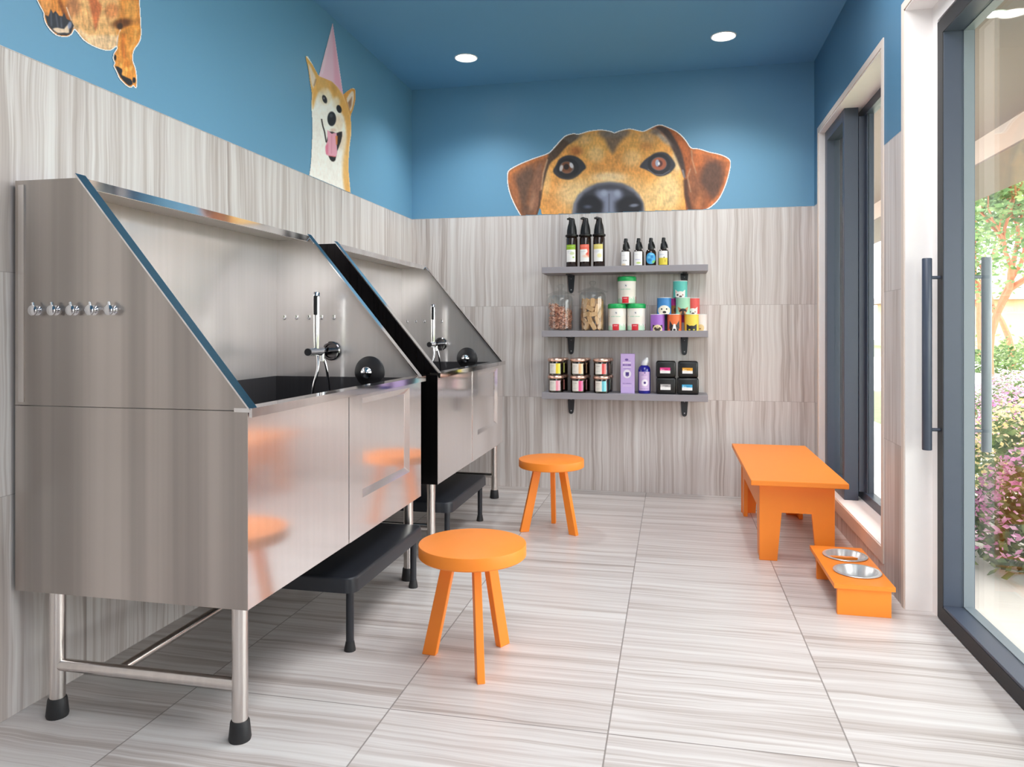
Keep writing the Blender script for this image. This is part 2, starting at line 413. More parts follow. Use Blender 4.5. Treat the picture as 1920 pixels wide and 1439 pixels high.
# glass door
XD0, XD1 = 0.92, 1.02
def leaf(name, ya, yb, label, handle_y=None):
    d = tag(thing(name, label, None, (0.97, (ya + yb) / 2, 0)), kind='structure')
    s = 0.052; zt = 2.105
    bm = BM()
    for q in ((XD0, XD1, ya, ya + s, 0.004, zt), (XD0, XD1, yb - s, yb, 0.004, zt), (XD0, XD1, ya + s, yb - s, 0.004, 0.06), (XD0, XD1, ya + s, yb - s, zt - s, zt)): box(bm, *q, bev=0.002)
    fr = obj('door_frame', bm, M_dark, d)
    bm = BM(); k = .002                      # added black strip painting the shade on the room-side face
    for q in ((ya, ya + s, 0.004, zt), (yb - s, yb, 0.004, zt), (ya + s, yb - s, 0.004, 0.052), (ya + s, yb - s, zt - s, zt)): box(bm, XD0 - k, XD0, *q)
    obj('face_shade_strip', bm, M_rubber, fr)
    bm = BM()                                # lighter strips painting the pale veil of the glass over the frame
    for q in ((ya + s, ya + s + k, 0.06, zt - s), (yb - s - k, yb - s, 0.06, zt - s), (ya + s, yb - s, 0.06, 0.062), (ya + s, yb - s, zt - s - k, zt - s)): box(bm, 0.984, XD1 - .003, *q)
    obj('glass_veil_strip', bm, M_veil, fr)
    obj('door_glass', box(BM(), 0.975, 0.983, ya + s, yb - s, 0.06, zt - s), M_glass, d)
    if handle_y:
        for xh, xs in ((0.876, XD0), (1.064, XD1)):
            h = obj('door_handle', lathe(BM(), [(0, .596), (.0145, .596), (.016, .598), (.016, 1.268), (.0145, 1.27), (0, 1.27)], (xh, handle_y, 0), 20), M_dark if xh < 1 else M_veil, d, True)
            bm = BM()
            for z in (.668, 1.202): tube(bm, [(xh, handle_y, z), (xs, handle_y, z)], .006)
            obj('standoff', bm, M_dark if xh < 1 else M_veil, h, True)
    return d
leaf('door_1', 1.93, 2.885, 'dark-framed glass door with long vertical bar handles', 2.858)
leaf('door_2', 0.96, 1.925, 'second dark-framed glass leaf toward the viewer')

# recessed ceiling lights
M_lamp = pbr('lit_lamp_lens', (1, 1, 1, 1), 0.4, emit=(1, 0.98, 0.95, 1), estr=9)
M_ring = pbr('white_lamp_ring', rgb(236, 238, 240), 0.4)
def downlight(x, y, z, label, r=0.058):
    d = thing('ceiling_light', label, 'light', (x, y, z), 'round recessed ceiling lights')
    obj('trim_ring', lathe(BM(), [(r, -.001), (r + .007, -.005), (r + .011, -.0005), (r, -.0005), (r, -.001)], (x, y, z), 32), M_ring, d, True)
    obj('lens', lathe(BM(), [(0, -.003), (r, -.003), (r, -.0008), (0, -.0008)], (x, y, z), 32), M_lamp, d, True)
    return d
downlight(-1.185, 4.215, ZC, 'round recessed light in the blue ceiling, left one above the tubs')
downlight(0.275, 4.20, ZC, 'round recessed light in the blue ceiling, right one toward the window')
# ------------------------------------------------------------------ dog wash tubs
def make_tub(cy, label):
    xb, xf, xm = -1.685, -1.01, -1.494
    z0, zr, zt = 0.335, 0.822, 1.41
    ya, yb = cy - .635, cy + .635
    T = thing('dog_wash_tub', label, 'tub', ((xb + xf) / 2, cy, 0), 'stainless steel dog washing tubs')
    th = 0.014
    bm = BM()
    box(bm, xb, xf, ya, ya + th, z0, zr - .002); box(bm, xb, xf, yb - th, yb, z0, zr - .002)
    box(bm, xb, xb + .01, ya + th, yb - th, z0, zr - .002); box(bm, xb + .01, xf, ya + th, yb - th, z0, z0 + .012)
    obj('lower_cabinet', bm, M_steel_side, T)
    prof = [(xb, zr), (xf + .004, zr), (xf + .004, zr + .004), (xm, zt), (xb, zt)]
    for (a, b) in ((ya, ya + th), (yb - th, yb)):
        obj('side_panel', prism(BM(), prof, 'y', a, b), M_steel_side if a == ya else M_steel_in, T)
    obj('back_panel', box(BM(), xb, xb + .035, ya + th, yb - th, zr, zt - .01), M_steel_in, T)
    obj('top_cap', box(BM(), xb, xm - .002, ya + th, yb - th, zt - .01, zt), M_cap, T)
    # flat folded lip that follows the sloping ends, the top and the front edge
    bm = BM()
    d = Vector((xm - xf, 0, zt - zr)).normalized(); n = Vector((d.z, 0, -d.x))
    def slant(y_a, y_b):
        p, q = Vector((xf + .006, 0, zr)), Vector((xm, 0, zt)) + d * .012
        pts = [p, q, q + n * .004, p + n * .004]
        prism(bm, [(v.x, v.z) for v in pts], 'y', y_a, y_b)
    slant(ya - .003, ya + .032); slant(yb - .032, yb + .003)
    box(bm, xm - .002, xm + .006, ya + .032, yb - .032, zt - .022, zt + .002)
    box(bm, xf - .035, xf + .014, ya - .002, yb + .03, zr - .004, zr + .006)
    box(bm, xf + .006, xf + .014, ya - .002, yb + .03, zr - .016, zr - .004)
    obj('rim', bm, M_lip, T)
    # sunken basin
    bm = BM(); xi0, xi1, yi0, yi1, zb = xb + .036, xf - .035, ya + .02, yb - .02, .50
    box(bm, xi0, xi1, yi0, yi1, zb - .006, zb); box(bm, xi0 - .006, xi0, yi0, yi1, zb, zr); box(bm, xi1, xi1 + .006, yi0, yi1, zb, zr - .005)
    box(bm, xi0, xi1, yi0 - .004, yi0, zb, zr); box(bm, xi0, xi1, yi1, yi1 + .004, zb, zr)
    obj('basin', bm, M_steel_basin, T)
    # front sheet and access door with a sunk field
    obj('front_panel', box(BM(), xf - .003, xf + .001, ya + .001, cy - .059, z0 + .001, zr - .005), M_steel_front, T)
    bm = BM(); a, b, e = cy - .056, yb - .001, .022
    fy0, fy1, fz0, fz1 = cy + .045, yb - .135, z0 + .125, zr - .03
    O = [(a, z0 + .001), (b, z0 + .001), (b, zr - .005), (a, zr - .005)]
    I = [(fy0, fz0), (fy1, fz0), (fy1, fz1), (fy0, fz1)]; J = [(fy0 + e, fz0 + e), (fy1 - e, fz0 + e), (fy1 - e, fz1 - e), (fy0 + e, fz1 - e)]
    vo = [bm.verts.new((xf + .003, y, z)) for y, z in O]; vi = [bm.verts.new((xf + .003, y, z)) for y, z in I]; vj = [bm.verts.new((xf - .009, y, z)) for y, z in J]
    vb = [bm.verts.new((xf - .012, y, z)) for y, z in O]
    for k in range(4):
        j = (k + 1) % 4
        bm.faces.new((vo[k], vo[j], vi[j], vi[k])); bm.faces.new((vi[k], vi[j], vj[j], vj[k])); bm.faces.new((vo[k], vb[k], vb[j], vo[j]))
    bm.faces.new(vj); bm.faces.new(vb[::-1])
    obj('access_door', bm, M_steel_front, T)
    bm = BM(); box(bm, -1.672, -1.655, ya - .004, ya + .001, zr + .008, zt - .012)
    obj('corner_trim', bm, M_tube, T)
    # legs with rubber feet, rails
    for x in (-1.585, -1.05):
        for y in (cy - .603, cy + .603):
            l = obj('leg', lathe(BM(), [(0, .03), (.0195, .03), (.0195, z0), (0, z0)], (x, y, 0), 24), M_tube, T, True)
            obj('rubber_foot', lathe(BM(), [(0, 0), (.026, 0), (.0275, .006), (.0235, .046), (.0215, .05), (0, .05)], (x, y, 0), 24), M_rubber, l, True)
    for y in (cy - .603, cy + .603): obj('crossbar', tube(BM(), [(-1.585, y, .137), (-1.05, y, .137)], .0155, 16), M_tube, T, True)
    obj('long_rail', tube(BM(), [(-1.40, cy - .603, .137), (-1.40, cy + .603, .137)], .0125, 16), M_tube, T, True)
    # hook knobs on the near end, with their fixings showing on the inner far end
    for x in (-1.613, -1.556, -1.499, -1.442, -1.386):
        bm = BM(); Mx = axis_mat((0, -1, 0))
        lathe(bm, [(0, 0), (.013, 0), (.013, .003), (.0065, .005), (.006, .009), (.010, .012), (.0135, .016), (.0135, .020), (.009, .0235), (0, .024)], (x, ya, 1.069), 20, Mx)
        tube(bm, [(x, ya - .014, 1.074), (x - .002, ya - .015, 1.090)], [.005, .0042], 10)
        obj('knob', bm, M_chrome, T, True)
        bm = BM(); yi = yb - th
        lathe(bm, [(0, 0), (.007, 0), (.006, .005), (0, .006)], (x, yi, 1.067), 14, Mx)
        tube(bm, [(x, yi - .004, 1.071), (x, yi - .006, 1.080)], .003, 8)
        obj('inner_stud', bm, M_chrome, T, True)
    # tap: wall flange, horizontal bar, hand shower, hose
    yi = yb - th; xt, ztp = -1.405, .930
    F = obj('tap_bar', tube(BM(), [(xt, yi, ztp), (xt, yi - .19, ztp)], .0165, 24), M_chrome, T, True)
    obj('tap_flange', lathe(BM(), [(0, 0), (.040, 0), (.040, .012), (.036, .016), (.03, .016), (.028, .006), (0, .006)], (xt + .012, yi, ztp), 32, axis_mat((0, -1, 0))), M_ringd, F, True)
    obj('bar_end', lathe(BM(), [(0, 0), (.0145, 0), (.0145, .003), (0, .003)], (xt, yi - .19, ztp), 24, axis_mat((0, -1, 0))), M_rubber, F, True)
    ys = yi - .118
    H = obj('hand_shower', lathe(BM(), [(0, 0), (.011, 0), (.0125, .05), (.0135, .2), (.0135, .226), (.011, .229), (0, .229)], (xt, ys, ztp + .012), 20), M_chrome, T, True)
    obj('spray_face', box(BM(), xt - .006, xt + .010, ys - .0175, ys - .008, ztp + .148, ztp + .226, .004), M_rubber, H)
    pts = [(xt, ys + .01, ztp - .01), (xt + .006, ys + .0, .86), (xt - .012, ys - .012, .76), (xt - .006, ys - .01, .62), (xt + .02, ys + .02, .545), (xt + .045, ys + .05, .60), (xt + .03, ys + .06, .74), (xt + .022, ys + .045, .86), (xt + .006, ys + .04, ztp - .012)]
    obj('hose', tube(BM(), [Vector(p) for p in smooth3(pts)], .0058, 10), M_chrome, T, True)
    bm = BM(); tube(bm, [(xt + .006, ys + .04, ztp - .008), (xt + .006, ys + .04, ztp - .04)], .009, 14); obj('hose_nut', bm, M_chrome, T, True)
    # round overflow plate with a chrome plug
    o = obj('overflow_plate', lathe(BM(), [(0, 0), (.066, 0), (.066, .003), (.062, .006), (0, .006)], (-1.225, yi, .843), 40, axis_mat((0, -1, 0))), M_plate, T, True)
    obj('overflow_plug', lathe(BM(), [(0, 0), (.016, 0), (.016, .012), (.022, .016), (.024, .026), (.018, .036), (.008, .041), (0, .042)], (-1.228, yi - .006, .842), 28, axis_mat((0, -1, 0))), M_chrome, o, True)
    return T
def smooth3(p, n=6):
    p = [Vector(q) for q in p]; out = []
    for i in range(len(p) - 1):
        a, b, c, d = p[max(i - 1, 0)], p[i], p[i + 1], p[min(i + 2, len(p) - 1)]
        for k in range(n):
            t = k / n; out.append(0.5 * (2 * b + (c - a) * t + (2 * a - 5 * b + 4 * c - d) * t * t + (3 * b - a - 3 * c + d) * t ** 3))
    return out + [p[-1]]
tub = make_tub(2.265, 'stainless steel dog wash tub nearest the viewer, with five chrome knobs on its end')
tub2 = dup(tub, (tub.location.x, 3.763, 0), 'second stainless steel dog wash tub, behind the first, toward the back wall')

for ch in tub2.children:            # shade of the gap painted as darker steel on this tub
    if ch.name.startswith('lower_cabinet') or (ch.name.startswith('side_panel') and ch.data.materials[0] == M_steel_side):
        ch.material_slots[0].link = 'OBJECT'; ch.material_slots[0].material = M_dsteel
# ------------------------------------------------------------------ black step stools under the tubs
def make_step(cy, label):
    S = thing('step_stool', label, 'step stool', (-1.15, cy, 0), 'low black steps at the tubs')
    bm = BM(); box(bm, -1.33, -.97, cy - .33, cy + .33, .192, .24)
    es = [e for e in bm.edges if abs(e.verts[0].co.z - e.verts[1].co.z) > .01]
    bmesh.ops.bevel(bm, geom=es, offset=.035, segments=5, affect='EDGES', profile=.5)
    es = [e for e in bm.edges if all(v.co.z > .239 for v in e.verts) and len(e.link_faces) == 2 and abs(e.calc_face_angle(0)) > 1]
    bmesh.ops.bevel(bm, geom=es, offset=.008, segments=3, affect='EDGES', profile=.5)
    obj('tread', bm, M_black, S, True)
    for y in (cy - .2, cy + .2):        # straps that hang the back edge from the tub above
        obj('hanger', box(BM(), -1.318, -1.312, y - .015, y + .015, .235, .334), M_black, S)
    for x in (-1.0,):
        for y in (cy - .295, cy + .295):
            l = obj('leg', lathe(BM(), [(0, .02), (.0125, .02), (.0125, .193), (0, .193)], (x, y, 0), 16), M_black, S, True)
            obj('rubber_foot', lathe(BM(), [(0, 0), (.018, 0), (.018, .006), (.0135, .03), (0, .03)], (x, y, 0), 16), M_rubber, l, True)
    return S
stp = make_step(2.492, 'low black step stool pushed under the nearest steel tub')
dup(stp, (-1.15, 3.535, 0), 'low black step stool pushed under the far steel tub')

# ------------------------------------------------------------------ orange round stools
def make_stool(cx, cy, label, angs, ht=.362, r=.166):
    S = thing('round_stool', label, 'stool', (cx, cy, 0), 'orange three-legged round stools')
    b = .004
    obj('seat', lathe(BM(), [(0, ht), (r - b, ht), (r - .001, ht - .001), (r, ht - b), (r, ht - .036), (r - b, ht - .04), (0, ht - .04)], (cx, cy, 0), 72), M_orange, S, True)
    for a in angs:
        ca, sa = math.cos(a), math.sin(a)
        bm = BM(); zt = ht - .04
        # board leg: wide along the radius, thin across, splayed outward
        pr = [(.052, zt), (.092, zt), (.165, 0), (.120, 0)]
        def P(q, s): return Vector((cx + q[0] * ca - s * sa, cy + q[0] * sa + s * ca, q[1]))
        v0 = [bm.verts.new(P(q, -.0115)) for q in pr]; v1 = [bm.verts.new(P(q, .0115)) for q in pr]
        bm.faces.new(v0); bm.faces.new(v1[::-1])
        for k in range(4): bm.faces.new((v0[k], v0[(k + 1) % 4], v1[(k + 1) % 4], v1[k]))
        bmesh.ops.bevel(bm, geom=list(bm.edges), offset=.0015, segments=1, affect='EDGES')
        obj('leg', bm, M_orange, S)
    return S
D = math.radians
make_stool(-.602, 2.215, 'orange round three-legged stool nearest the viewer, beside the first tub', (D(175), D(-66), D(62)))
make_stool(-.600, 3.735, 'orange round three-legged stool farther back, near the shelves', (D(205), D(-30), D(94)))

# ------------------------------------------------------------------ orange bench
B = thing('bench', 'orange rectangular bench with cut-out leg panels under the tall window', 'bench', (.535, 3.88, 0))
obj('bench_top', box(BM(), .335, .732, 3.365, 4.425, .343, .366, .003), M_orange, B)
bx0, bx1, by0, by1, bz = .378, .690, 3.44, 4.33, .343
def arch(a0, a1, z, inset0, inset1, ztop):
    return [(a0, 0), (a0 + inset0, 0), (a0 + inset1, ztop), (a1 - inset1, ztop), (a1 - inset0, 0), (a1, 0), (a1, z), (a0, z)]
for y in (by0, by1 - .02): obj('leg_panel', prism(BM(), arch(bx0, bx1, bz, .075, .092, .215), 'y', y, y + .02, .0015), M_orange, B)
for x in (bx0 + .004, bx1 - .024): obj('side_panel', prism(BM(), arch(by0 + .0205, by1 - .0205, bz, .09, .12, .215), 'x', x, x + .02, .0015), M_orange, B)

# ------------------------------------------------------------------ raised bowl stand and steel bowls
W = thing('bowl_stand', 'low orange stand holding two dog bowls beside the door', 'pet feeder', (.667, 3.05, 0))
bm = BM(); x0, x1, y0, y1, zt = .566, .768, 2.832, 3.315, .112
BC = [(.678, 3.19), (.678, 2.99)]; br = .077
def ring(z):
    es = []
    q = [bm.verts.new((x, y, z)) for x, y in ((x0, y0), (x1, y0), (x1, y1), (x0, y1))]
    es += [bm.edges.new((q[k], q[(k + 1) % 4])) for k in range(4)]; loops = [q]
    for cx, cy in BC:
        c_ = [bm.verts.new((cx + br * math.cos(2 * PI * k / 40), cy + br * math.sin(2 * PI * k / 40), z)) for k in range(40)]
        es += [bm.edges.new((c_[k], c_[(k + 1) % 40])) for k in range(40)]; loops.append(c_)
    bmesh.ops.triangle_fill(bm, use_beauty=True, edges=es)
    return loops
la, lb = ring(zt - .016), ring(zt)
for p, q in zip(la, lb):
    for k in range(len(p)):
        j = (k + 1) % len(p); bm.faces.new((p[k], p[j], q[j], q[k]))
obj('stand_top', bm, M_orange, W)
for y in (2.842, 3.225): obj('end_panel', box(BM(), .578, .757, y, y + .018, 0, zt - .016, .001), M_orange, W)
for (cx, cy), lab in zip(BC, ('round steel bowl at the window end of the orange stand', 'round steel bowl at the near end of the orange stand')):
    o = obj('dog_bowl', lathe(BM(), [(0, .058), (.05, .058), (.064, .066), (.071, .09), (.074, .1125), (.083, .1135), (.0845, .115), (.083, .117), (.073, .117), (.067, .1), (.06, .072), (.045, .062), (0, .061)], (0, 0, 0), 48), M_bowl, None, True)
    o.location = (cx, cy, 0); tag(o, lab, 'bowl', 'steel bowls in the orange stand')

# ------------------------------------------------------------------ shelves
SH = ((1.402, 'grey wall shelf, top one, carrying the black pump bottles'), (1.012, 'grey wall shelf, middle one, carrying jars and colourful tins'), (.632, 'grey wall shelf, lowest one, carrying jars, a purple box and black boxes'))
M_screw = pbr('screw_steel', rgb(190, 190, 195), 0.3, 0.9)
def make_shelf(z, label):
    S = thing('wall_shelf', label, 'shelf', (-.288, 4.60, z), 'grey wall shelves')
    obj('board', box(BM(), -.782, .207, 4.495, YB - .001, z - .038, z, .0015), M_shelf, S)
    for x in (-.628, .075):
        zb = z - .038
        pr = [(x - .023, zb), (x + .023, zb), (x + .017, zb - .085)] + [(x + .0155 * math.cos(a), zb - .095 - .018 * math.sin(a)) for a in [PI * k / 8 for k in range(9)]] + [(x - .017, zb - .085)]
        bm = BM(); prism(bm, pr, 'y', YB - .008, YB - .001)
        prism(bm, [(4.56, zb), (YB - .008, zb), (YB - .008, zb - .035), (YB - .012, zb - .010), (4.56, zb - .006)], 'x', x - .014, x + .014)
        b = obj('bracket', bm, M_black, S)
        for dz in (.02, .092):
            obj('screw', lathe(BM(), [(0, 0), (.0045, 0), (.0035, .002), (0, .0025)], (x, YB - .008, zb - dz), 12, axis_mat((0, -1, 0))), M_screw, b)
    return S
s0 = make_shelf(*SH[0])
for z, lab in SH[1:]: dup(s0, (-.288, 4.60, z), lab)
Z1, Z2, Z3 = (s[0] + .0002 for s in SH)

M_amber = pbr('dark_amber_bottle', rgb(38, 24, 16), 0.12, noise=0.2, coat=0.4)
M_bottle_black = pbr('gloss_black_plastic', rgb(12, 12, 13), 0.35, noise=0.1)

def bars(A, y, x0, x1, col, h=1.6, a=.75):
    """small line of illegible print"""
    x = x0
    while x < x1:
        wd = random.uniform(2.2, 5.5); A.rect(x, y, min(x + wd, x1), y + h, col, .8, a); x += wd + 1.2

# pump bottles
def pump_bottle(x, y, label, kind):
    P = thing('pump_bottle', label, 'bottle', (x, y, Z1), 'black pump bottles on the top shelf')
    r = .036
    b = obj('bottle_body', lathe(BM(), [(0, 0), (r - .004, 0), (r, .005), (r, .178), (r - .004, .19), (.026, .196), (0, .196)], (x, y, Z1), 32), M_amber, P, True)
    obj('collar', lathe(BM(), [(0, .19), (.0385, .19), (.0405, .194), (.0405, .202), (.036, .205), (0, .205)], (x, y, Z1), 28), M_bottle_black, P, True)
    bm = BM(); lathe(bm, [(0, .205), (.032, .205), (.031, .23), (.026, .258), (.02, .276), (.017, .300), (.013, .306), (0, .307)], (x, y, Z1), 24)
    tube(bm, [(x + .004, y, Z1 + .296), (x - .014, y - .012, Z1 + .303), (x - .026, y - .02, Z1 + .300)], [.011, .009, .0055], 10)
    obj('pump_head', bm, M_bottle_black, P, True)
    A = Art(-36, 28, 34, 140, 2, (246, 244, 240))
    top = {'g': (140, 180, 40), 'r': (238, 110, 88), 'y': (226, 212, 120)}[kind]
    A.rect(-40, 110, 40, 145, top, 3)
    if kind == 'g': A.ell(6, 86, 14, 9, (190, 205, 140), 6, .7); A.ell(14, 62, 6, 5, (150, 190, 60), 4, .8)
    if kind == 'r': A.poly([(28, 130), (28, 60), (12, 70), (6, 80), (18, 95), (14, 112)], (236, 88, 66), 8); A.ell(8, 68, 20, 8, (246, 190, 160), 12, .7)
    if kind == 'y': A.ell(6, 70, 14, 12, (240, 232, 170), 8, .9)
    bars(A, 128, -28, 14, (255, 255, 255), 3, .5); bars(A, 96, -28, 4, (150, 160, 180), 2.4, .6); bars(A, 88, -26, -4, (170, 175, 190), 2, .5)
    A.build(on_cylinder(x, y, Z1, r + .0006), {0: 'front_label'}, M_label, P)
pump_bottle(-.607, 4.58, 'black pump bottle with a green-topped label, left end of the top shelf', 'g')
pump_bottle(-.523, 4.58, 'black pump bottle with a red-topped label, between two others on the top shelf', 'r')
pump_bottle(-.439, 4.58, 'black pump bottle with a pale yellow-topped label, right of the red-labelled one', 'y')

# spray bottles
def spray_bottle(x, y, label, kind):
    P = thing('spray_bottle', label, 'bottle', (x, y, Z1), 'small amber spray bottles on the top shelf')
    r = .0315
    obj('bottle_body', lathe(BM(), [(0, 0), (r - .003, 0), (r, .004), (r, .086), (r - .006, .098), (.013, .103), (0, .103)], (x, y, Z1), 28), M_amber, P, True)
    bm = BM(); lathe(bm, [(0, .1), (.018, .1), (.019, .112), (.017, .135), (.012, .142), (.0105, .160), (.010, .172), (0, .173)], (x, y, Z1), 20)
    prism(bm, [(x - .013, Z1 + .146), (x + .011, Z1 + .146), (x + .012, Z1 + .17), (x - .009, Z1 + .171)], 'y', y - .009, y + .009, .002)
    tube(bm, [(x + .010, y - .004, Z1 + .148), (x + .02, y - .006, Z1 + .125), (x + .024, y - .006, Z1 + .108)], [.005, .004, .003], 8)
    obj('spray_head', bm, M_bottle_black, P, True)
    A = Art(-32, 26, 6, 90, 2, (248, 246, 244))
    if kind == 0: bars(A, 34, -16, 10, (90, 90, 95), 4); bars(A, 66, -24, -2, (200, 200, 205), 2); A.ell(-12, 10, 14, 7, (240, 205, 150), 6, .6)
    if kind == 1: bars(A, 38, -18, 14, (120, 120, 190), 4); A.ell(2, 20, 14, 6, (190, 215, 110), 5, .9); bars(A, 70, -20, 6, (205, 205, 212), 2)
    if kind == 3: A.rect(-40, 0, 40, 48, (236, 212, 70), 4); A.ell(4, 50, 4, 4, (80, 70, 60), 2, .8); A.ell(10, 30, 4, 9, (190, 160, 50), 4, .7); bars(A, 66, -24, 4, (140, 160, 200), 3)
    if kind == 2:
        A = Art(-34, 34, 10, 82, 2, (60, 160, 220)); A.ell(0, 46, 34, 36, (70, 170, 226), 2)
        A.ell(-12, 52, 10, 8, (130, 205, 240), 5, .8); A.ell(8, 56, 8, 9, (30, 110, 180), 5, .7); A.ell(-6, 36, 12, 8, (40, 120, 190), 6, .7); A.ell(18, 26, 12, 7, (130, 200, 90), 5, .9, .6); A.ell(4, 70, 14, 5, (150, 215, 245), 4, .7)
        A.cut([(34 * math.cos(a) * .98, 46 + 35 * math.sin(a)) for a in [2 * PI * k / 40 for k in range(40)]])
    A.build(on_cylinder(x, y, Z1, r + .0006), {0: 'front_label'}, M_label, P)
for x, lab, k in ((-.276, 'amber spray bottle with a plain white label, leftmost of the four spray bottles', 0), (-.199, 'amber spray bottle with a white label marked in violet and green', 1),
                  (-.125, 'amber spray bottle with a round blue label', 2), (-.050, 'amber spray bottle with a white and yellow label', 3)):
    spray_bottle(x, 4.575, lab, k)

# glass treat jars
M_jar = glass_mat('clear_jar_glass', (.97, .98, .98, 1), .02, .32)
def treat_jar(x, y, r, h, label):
    J = thing('glass_jar', label, 'jar', (x, y, Z2), 'lidded glass treat jars')
    obj('jar_body', lathe(BM(), [(0, .002), (r - .006, .002), (r, .01), (r, h - .03), (r - .004, h - .014), (r - .014, h), (r - .017, h), (r - .008, h - .015), (r - .004, h - .03), (r - .004, .012), (r - .01, .007), (0, .007)], (x, y, Z2), 40), M_jar, J, True)
    l = obj('lid', lathe(BM(), [(r - .004, h), (r + .008, h + .001), (r + .009, h + .005), (r - .015, h + .014), (r - .045, h + .026), (.014, h + .032), (.012, h + .036), (0, h + .036)], (x, y, Z2), 40), M_jar, J, True)
    obj('lid_knob', lathe(BM(), [(0, h + .034), (.010, h + .036), (.013, h + .045), (.022, h + .056), (.022, h + .064), (.014, h + .071), (0, h + .072)], (x, y, Z2), 24), M_jar, l, True)
JR = .081
treat_jar(-.681, 4.595, JR, .219, 'lidded glass jar of pinkish brown treat chips, left end of the middle shelf')
treat_jar(-.481, 4.595, JR + .003, .236, 'lidded glass jar of bone-shaped biscuits, beside the white tubs')
# chips: nobody could count them
M_chip = pbr('brown_chip', rgb(226, 166, 140), 0.6, noise=0.4, nscale=60)
bm = BM()
for k in range(520):
    a = random.uniform(0, 2 * PI); rr = (JR - .012) * math.sqrt(random.uniform(.15, 1)); z = random.uniform(.010, .150 - .02 * math.cos(a))
    c = Vector((-.681 + rr * math.cos(a), 4.595 + rr * math.sin(a), Z2 + z)); L_, w_, h_ = random.uniform(.007, .012), random.uniform(.004, .007), .0015
    R_ = Matrix.Rotation(random.uniform(0, 6.3), 3, 'Z') @ Matrix.Rotation(random.uniform(-1.2, 1.2), 3, 'X') @ Matrix.Rotation(random.uniform(-1, 1), 3, 'Y')
    p = [(-L_, -w_, 0), (0, -w_ * 1.2, h_ * 2), (L_, -w_, 0), (L_, w_, 0), (0, w_ * 1.2, h_ * 2), (-L_, w_, 0)]
    v0 = [bm.verts.new(c + R_ @ Vector(q)) for q in p]; v1 = [bm.verts.new(c + R_ @ (Vector(q) + Vector((0, 0, h_)))) for q in p]
    bm.faces.new(v0[::-1]); bm.faces.new(v1)
    for i in range(6): bm.faces.new((v0[i], v0[(i + 1) % 6], v1[(i + 1) % 6], v1[i]))
o = obj('treat_chips', bm, M_chip); tag(o, 'pinkish brown dried treat chips filling the left glass jar', 'treats', kind='stuff')
# bone biscuits, each one a thing
M_bisc = pbr('baked_biscuit', rgb(222, 176, 124), 0.65, noise=0.22, nscale=40)
def bone(bm):
    pts = []
    L_, w_, k_ = .019, .0055, .0075
    for sx_, sy_ in ((1, 1), (-1, 1), (-1, -1), (1, -1)):
        arc = [(sx_ * (L_ + k_ * math.cos(t_)), sy_ * (k_ * .8 + k_ * math.sin(t_))) for t_ in [(-.35 + 2.6 * i / 5) for i in range(6)]]
        pts += arc if sx_ * sy_ > 0 else arc[::-1]
    prism(bm, pts, 'z', -.0045, .0045, .0015)
bo = obj('bone_biscuit', (lambda b: (bone(b), b)[1])(BM()), M_bisc)
first = True
for lay in range(5):
    for k in range(9):
        a = 2 * PI * (k + .5 * (lay % 2)) / 9 + random.uniform(-.06, .06); rr = .062
        o = bo if first else bo.copy()
        if not first: COL.objects.link(o)
        first = False
        o.location = (-.481 + rr * math.cos(a), 4.595 + rr * math.sin(a), Z2 + .029 + lay * .036)
        tilt = random.choice((PI / 2, PI / 2 - .45, PI / 2 + .5, .2, -.25)) if lay % 2 == 0 else random.choice((PI / 2 - .2, PI / 2 + .25, .5, -.5))
        o.rotation_mode = 'QUATERNION'
        Rm = Matrix.Rotation(a + PI / 2, 3, 'Z') @ Matrix.Rotation(PI / 2, 3, 'X') @ Matrix.Rotation(tilt, 3, 'Z')
        o.rotation_quaternion = Rm.to_quaternion()
        tag(o, 'bone-shaped tan biscuit inside the second glass jar', 'biscuit', 'biscuits in the glass jar')

# white tubs with green lids
M_tubw = pbr('white_plastic_tub', rgb(240, 236, 228), 0.4); M_green = pbr('green_plastic_lid', rgb(28, 172, 92), 0.35)
def white_tub(x, y, z, label):
    T = thing('supplement_tub', label, 'tub', (x, y, z), 'white tubs with green lids')
    r = .0545
    obj('tub_body', lathe(BM(), [(0, 0), (r - .005, 0), (r - .002, .003), (r, .136), (0, .136)], (x, y, z), 40), M_tubw, T, True)
    obj('lid', lathe(BM(), [(0, .136), (r + .002, .136), (r + .003, .14), (r + .003, .158), (r, .163), (r - .01, .165), (0, .165)], (x, y, z), 40), M_green, T, True)
    A = Art(-80, 80, 3, 133, 2, (244, 240, 232))
    for k in range(26): A.rect(-80 + k * 6.2, 0, -80 + k * 6.2 + 4.5, random.uniform(20, 44), (150, 214, 170), 5, .7)
    A.rect(-84, 44, 84, 90, (236, 228, 214), 26, .5)
    A.poly([(-26, 0), (14, 0), (14, 40), (-26, 40)], (214, 34, 48), 2); bars(A, 28, -18, 6, (255, 220, 220), 5, .8); bars(A, 16, -16, 4, (240, 120, 125), 2.4, .6)
    A.rect(72, 0, 84, 42, (214, 34, 48), 2)
    A.ell(-4, 108, 9, 10, (224, 224, 220), 2); A.ell(-4, 108, 6, 7, (250, 250, 248), 2); A.ell(-3, 108, 3, 5, (70, 72, 74), 2, .9, .4)
    bars(A, 84, -36, 26, (120, 200, 160), 3.5, .7); A.line([(-60, 87), (-42, 86)], 1, (150, 150, 150), 1, .6); A.line([(34, 86), (58, 86)], 1, (150, 150, 150), 1, .6)
    A.build(on_cylinder(x, y, z, r + .0007), {0: 'front_label'}, M_label, T)
    return T
wt = white_tub(-.328, 4.585, Z2, 'white tub with green lid, lower left of the stack of three')
dup(wt, (-.2125, 4.585, Z2), 'white tub with green lid, lower right of the stack of three')
dup(wt, (-.270, 4.585, Z2 + .1652), 'white tub with green lid, on top of the stack of three')

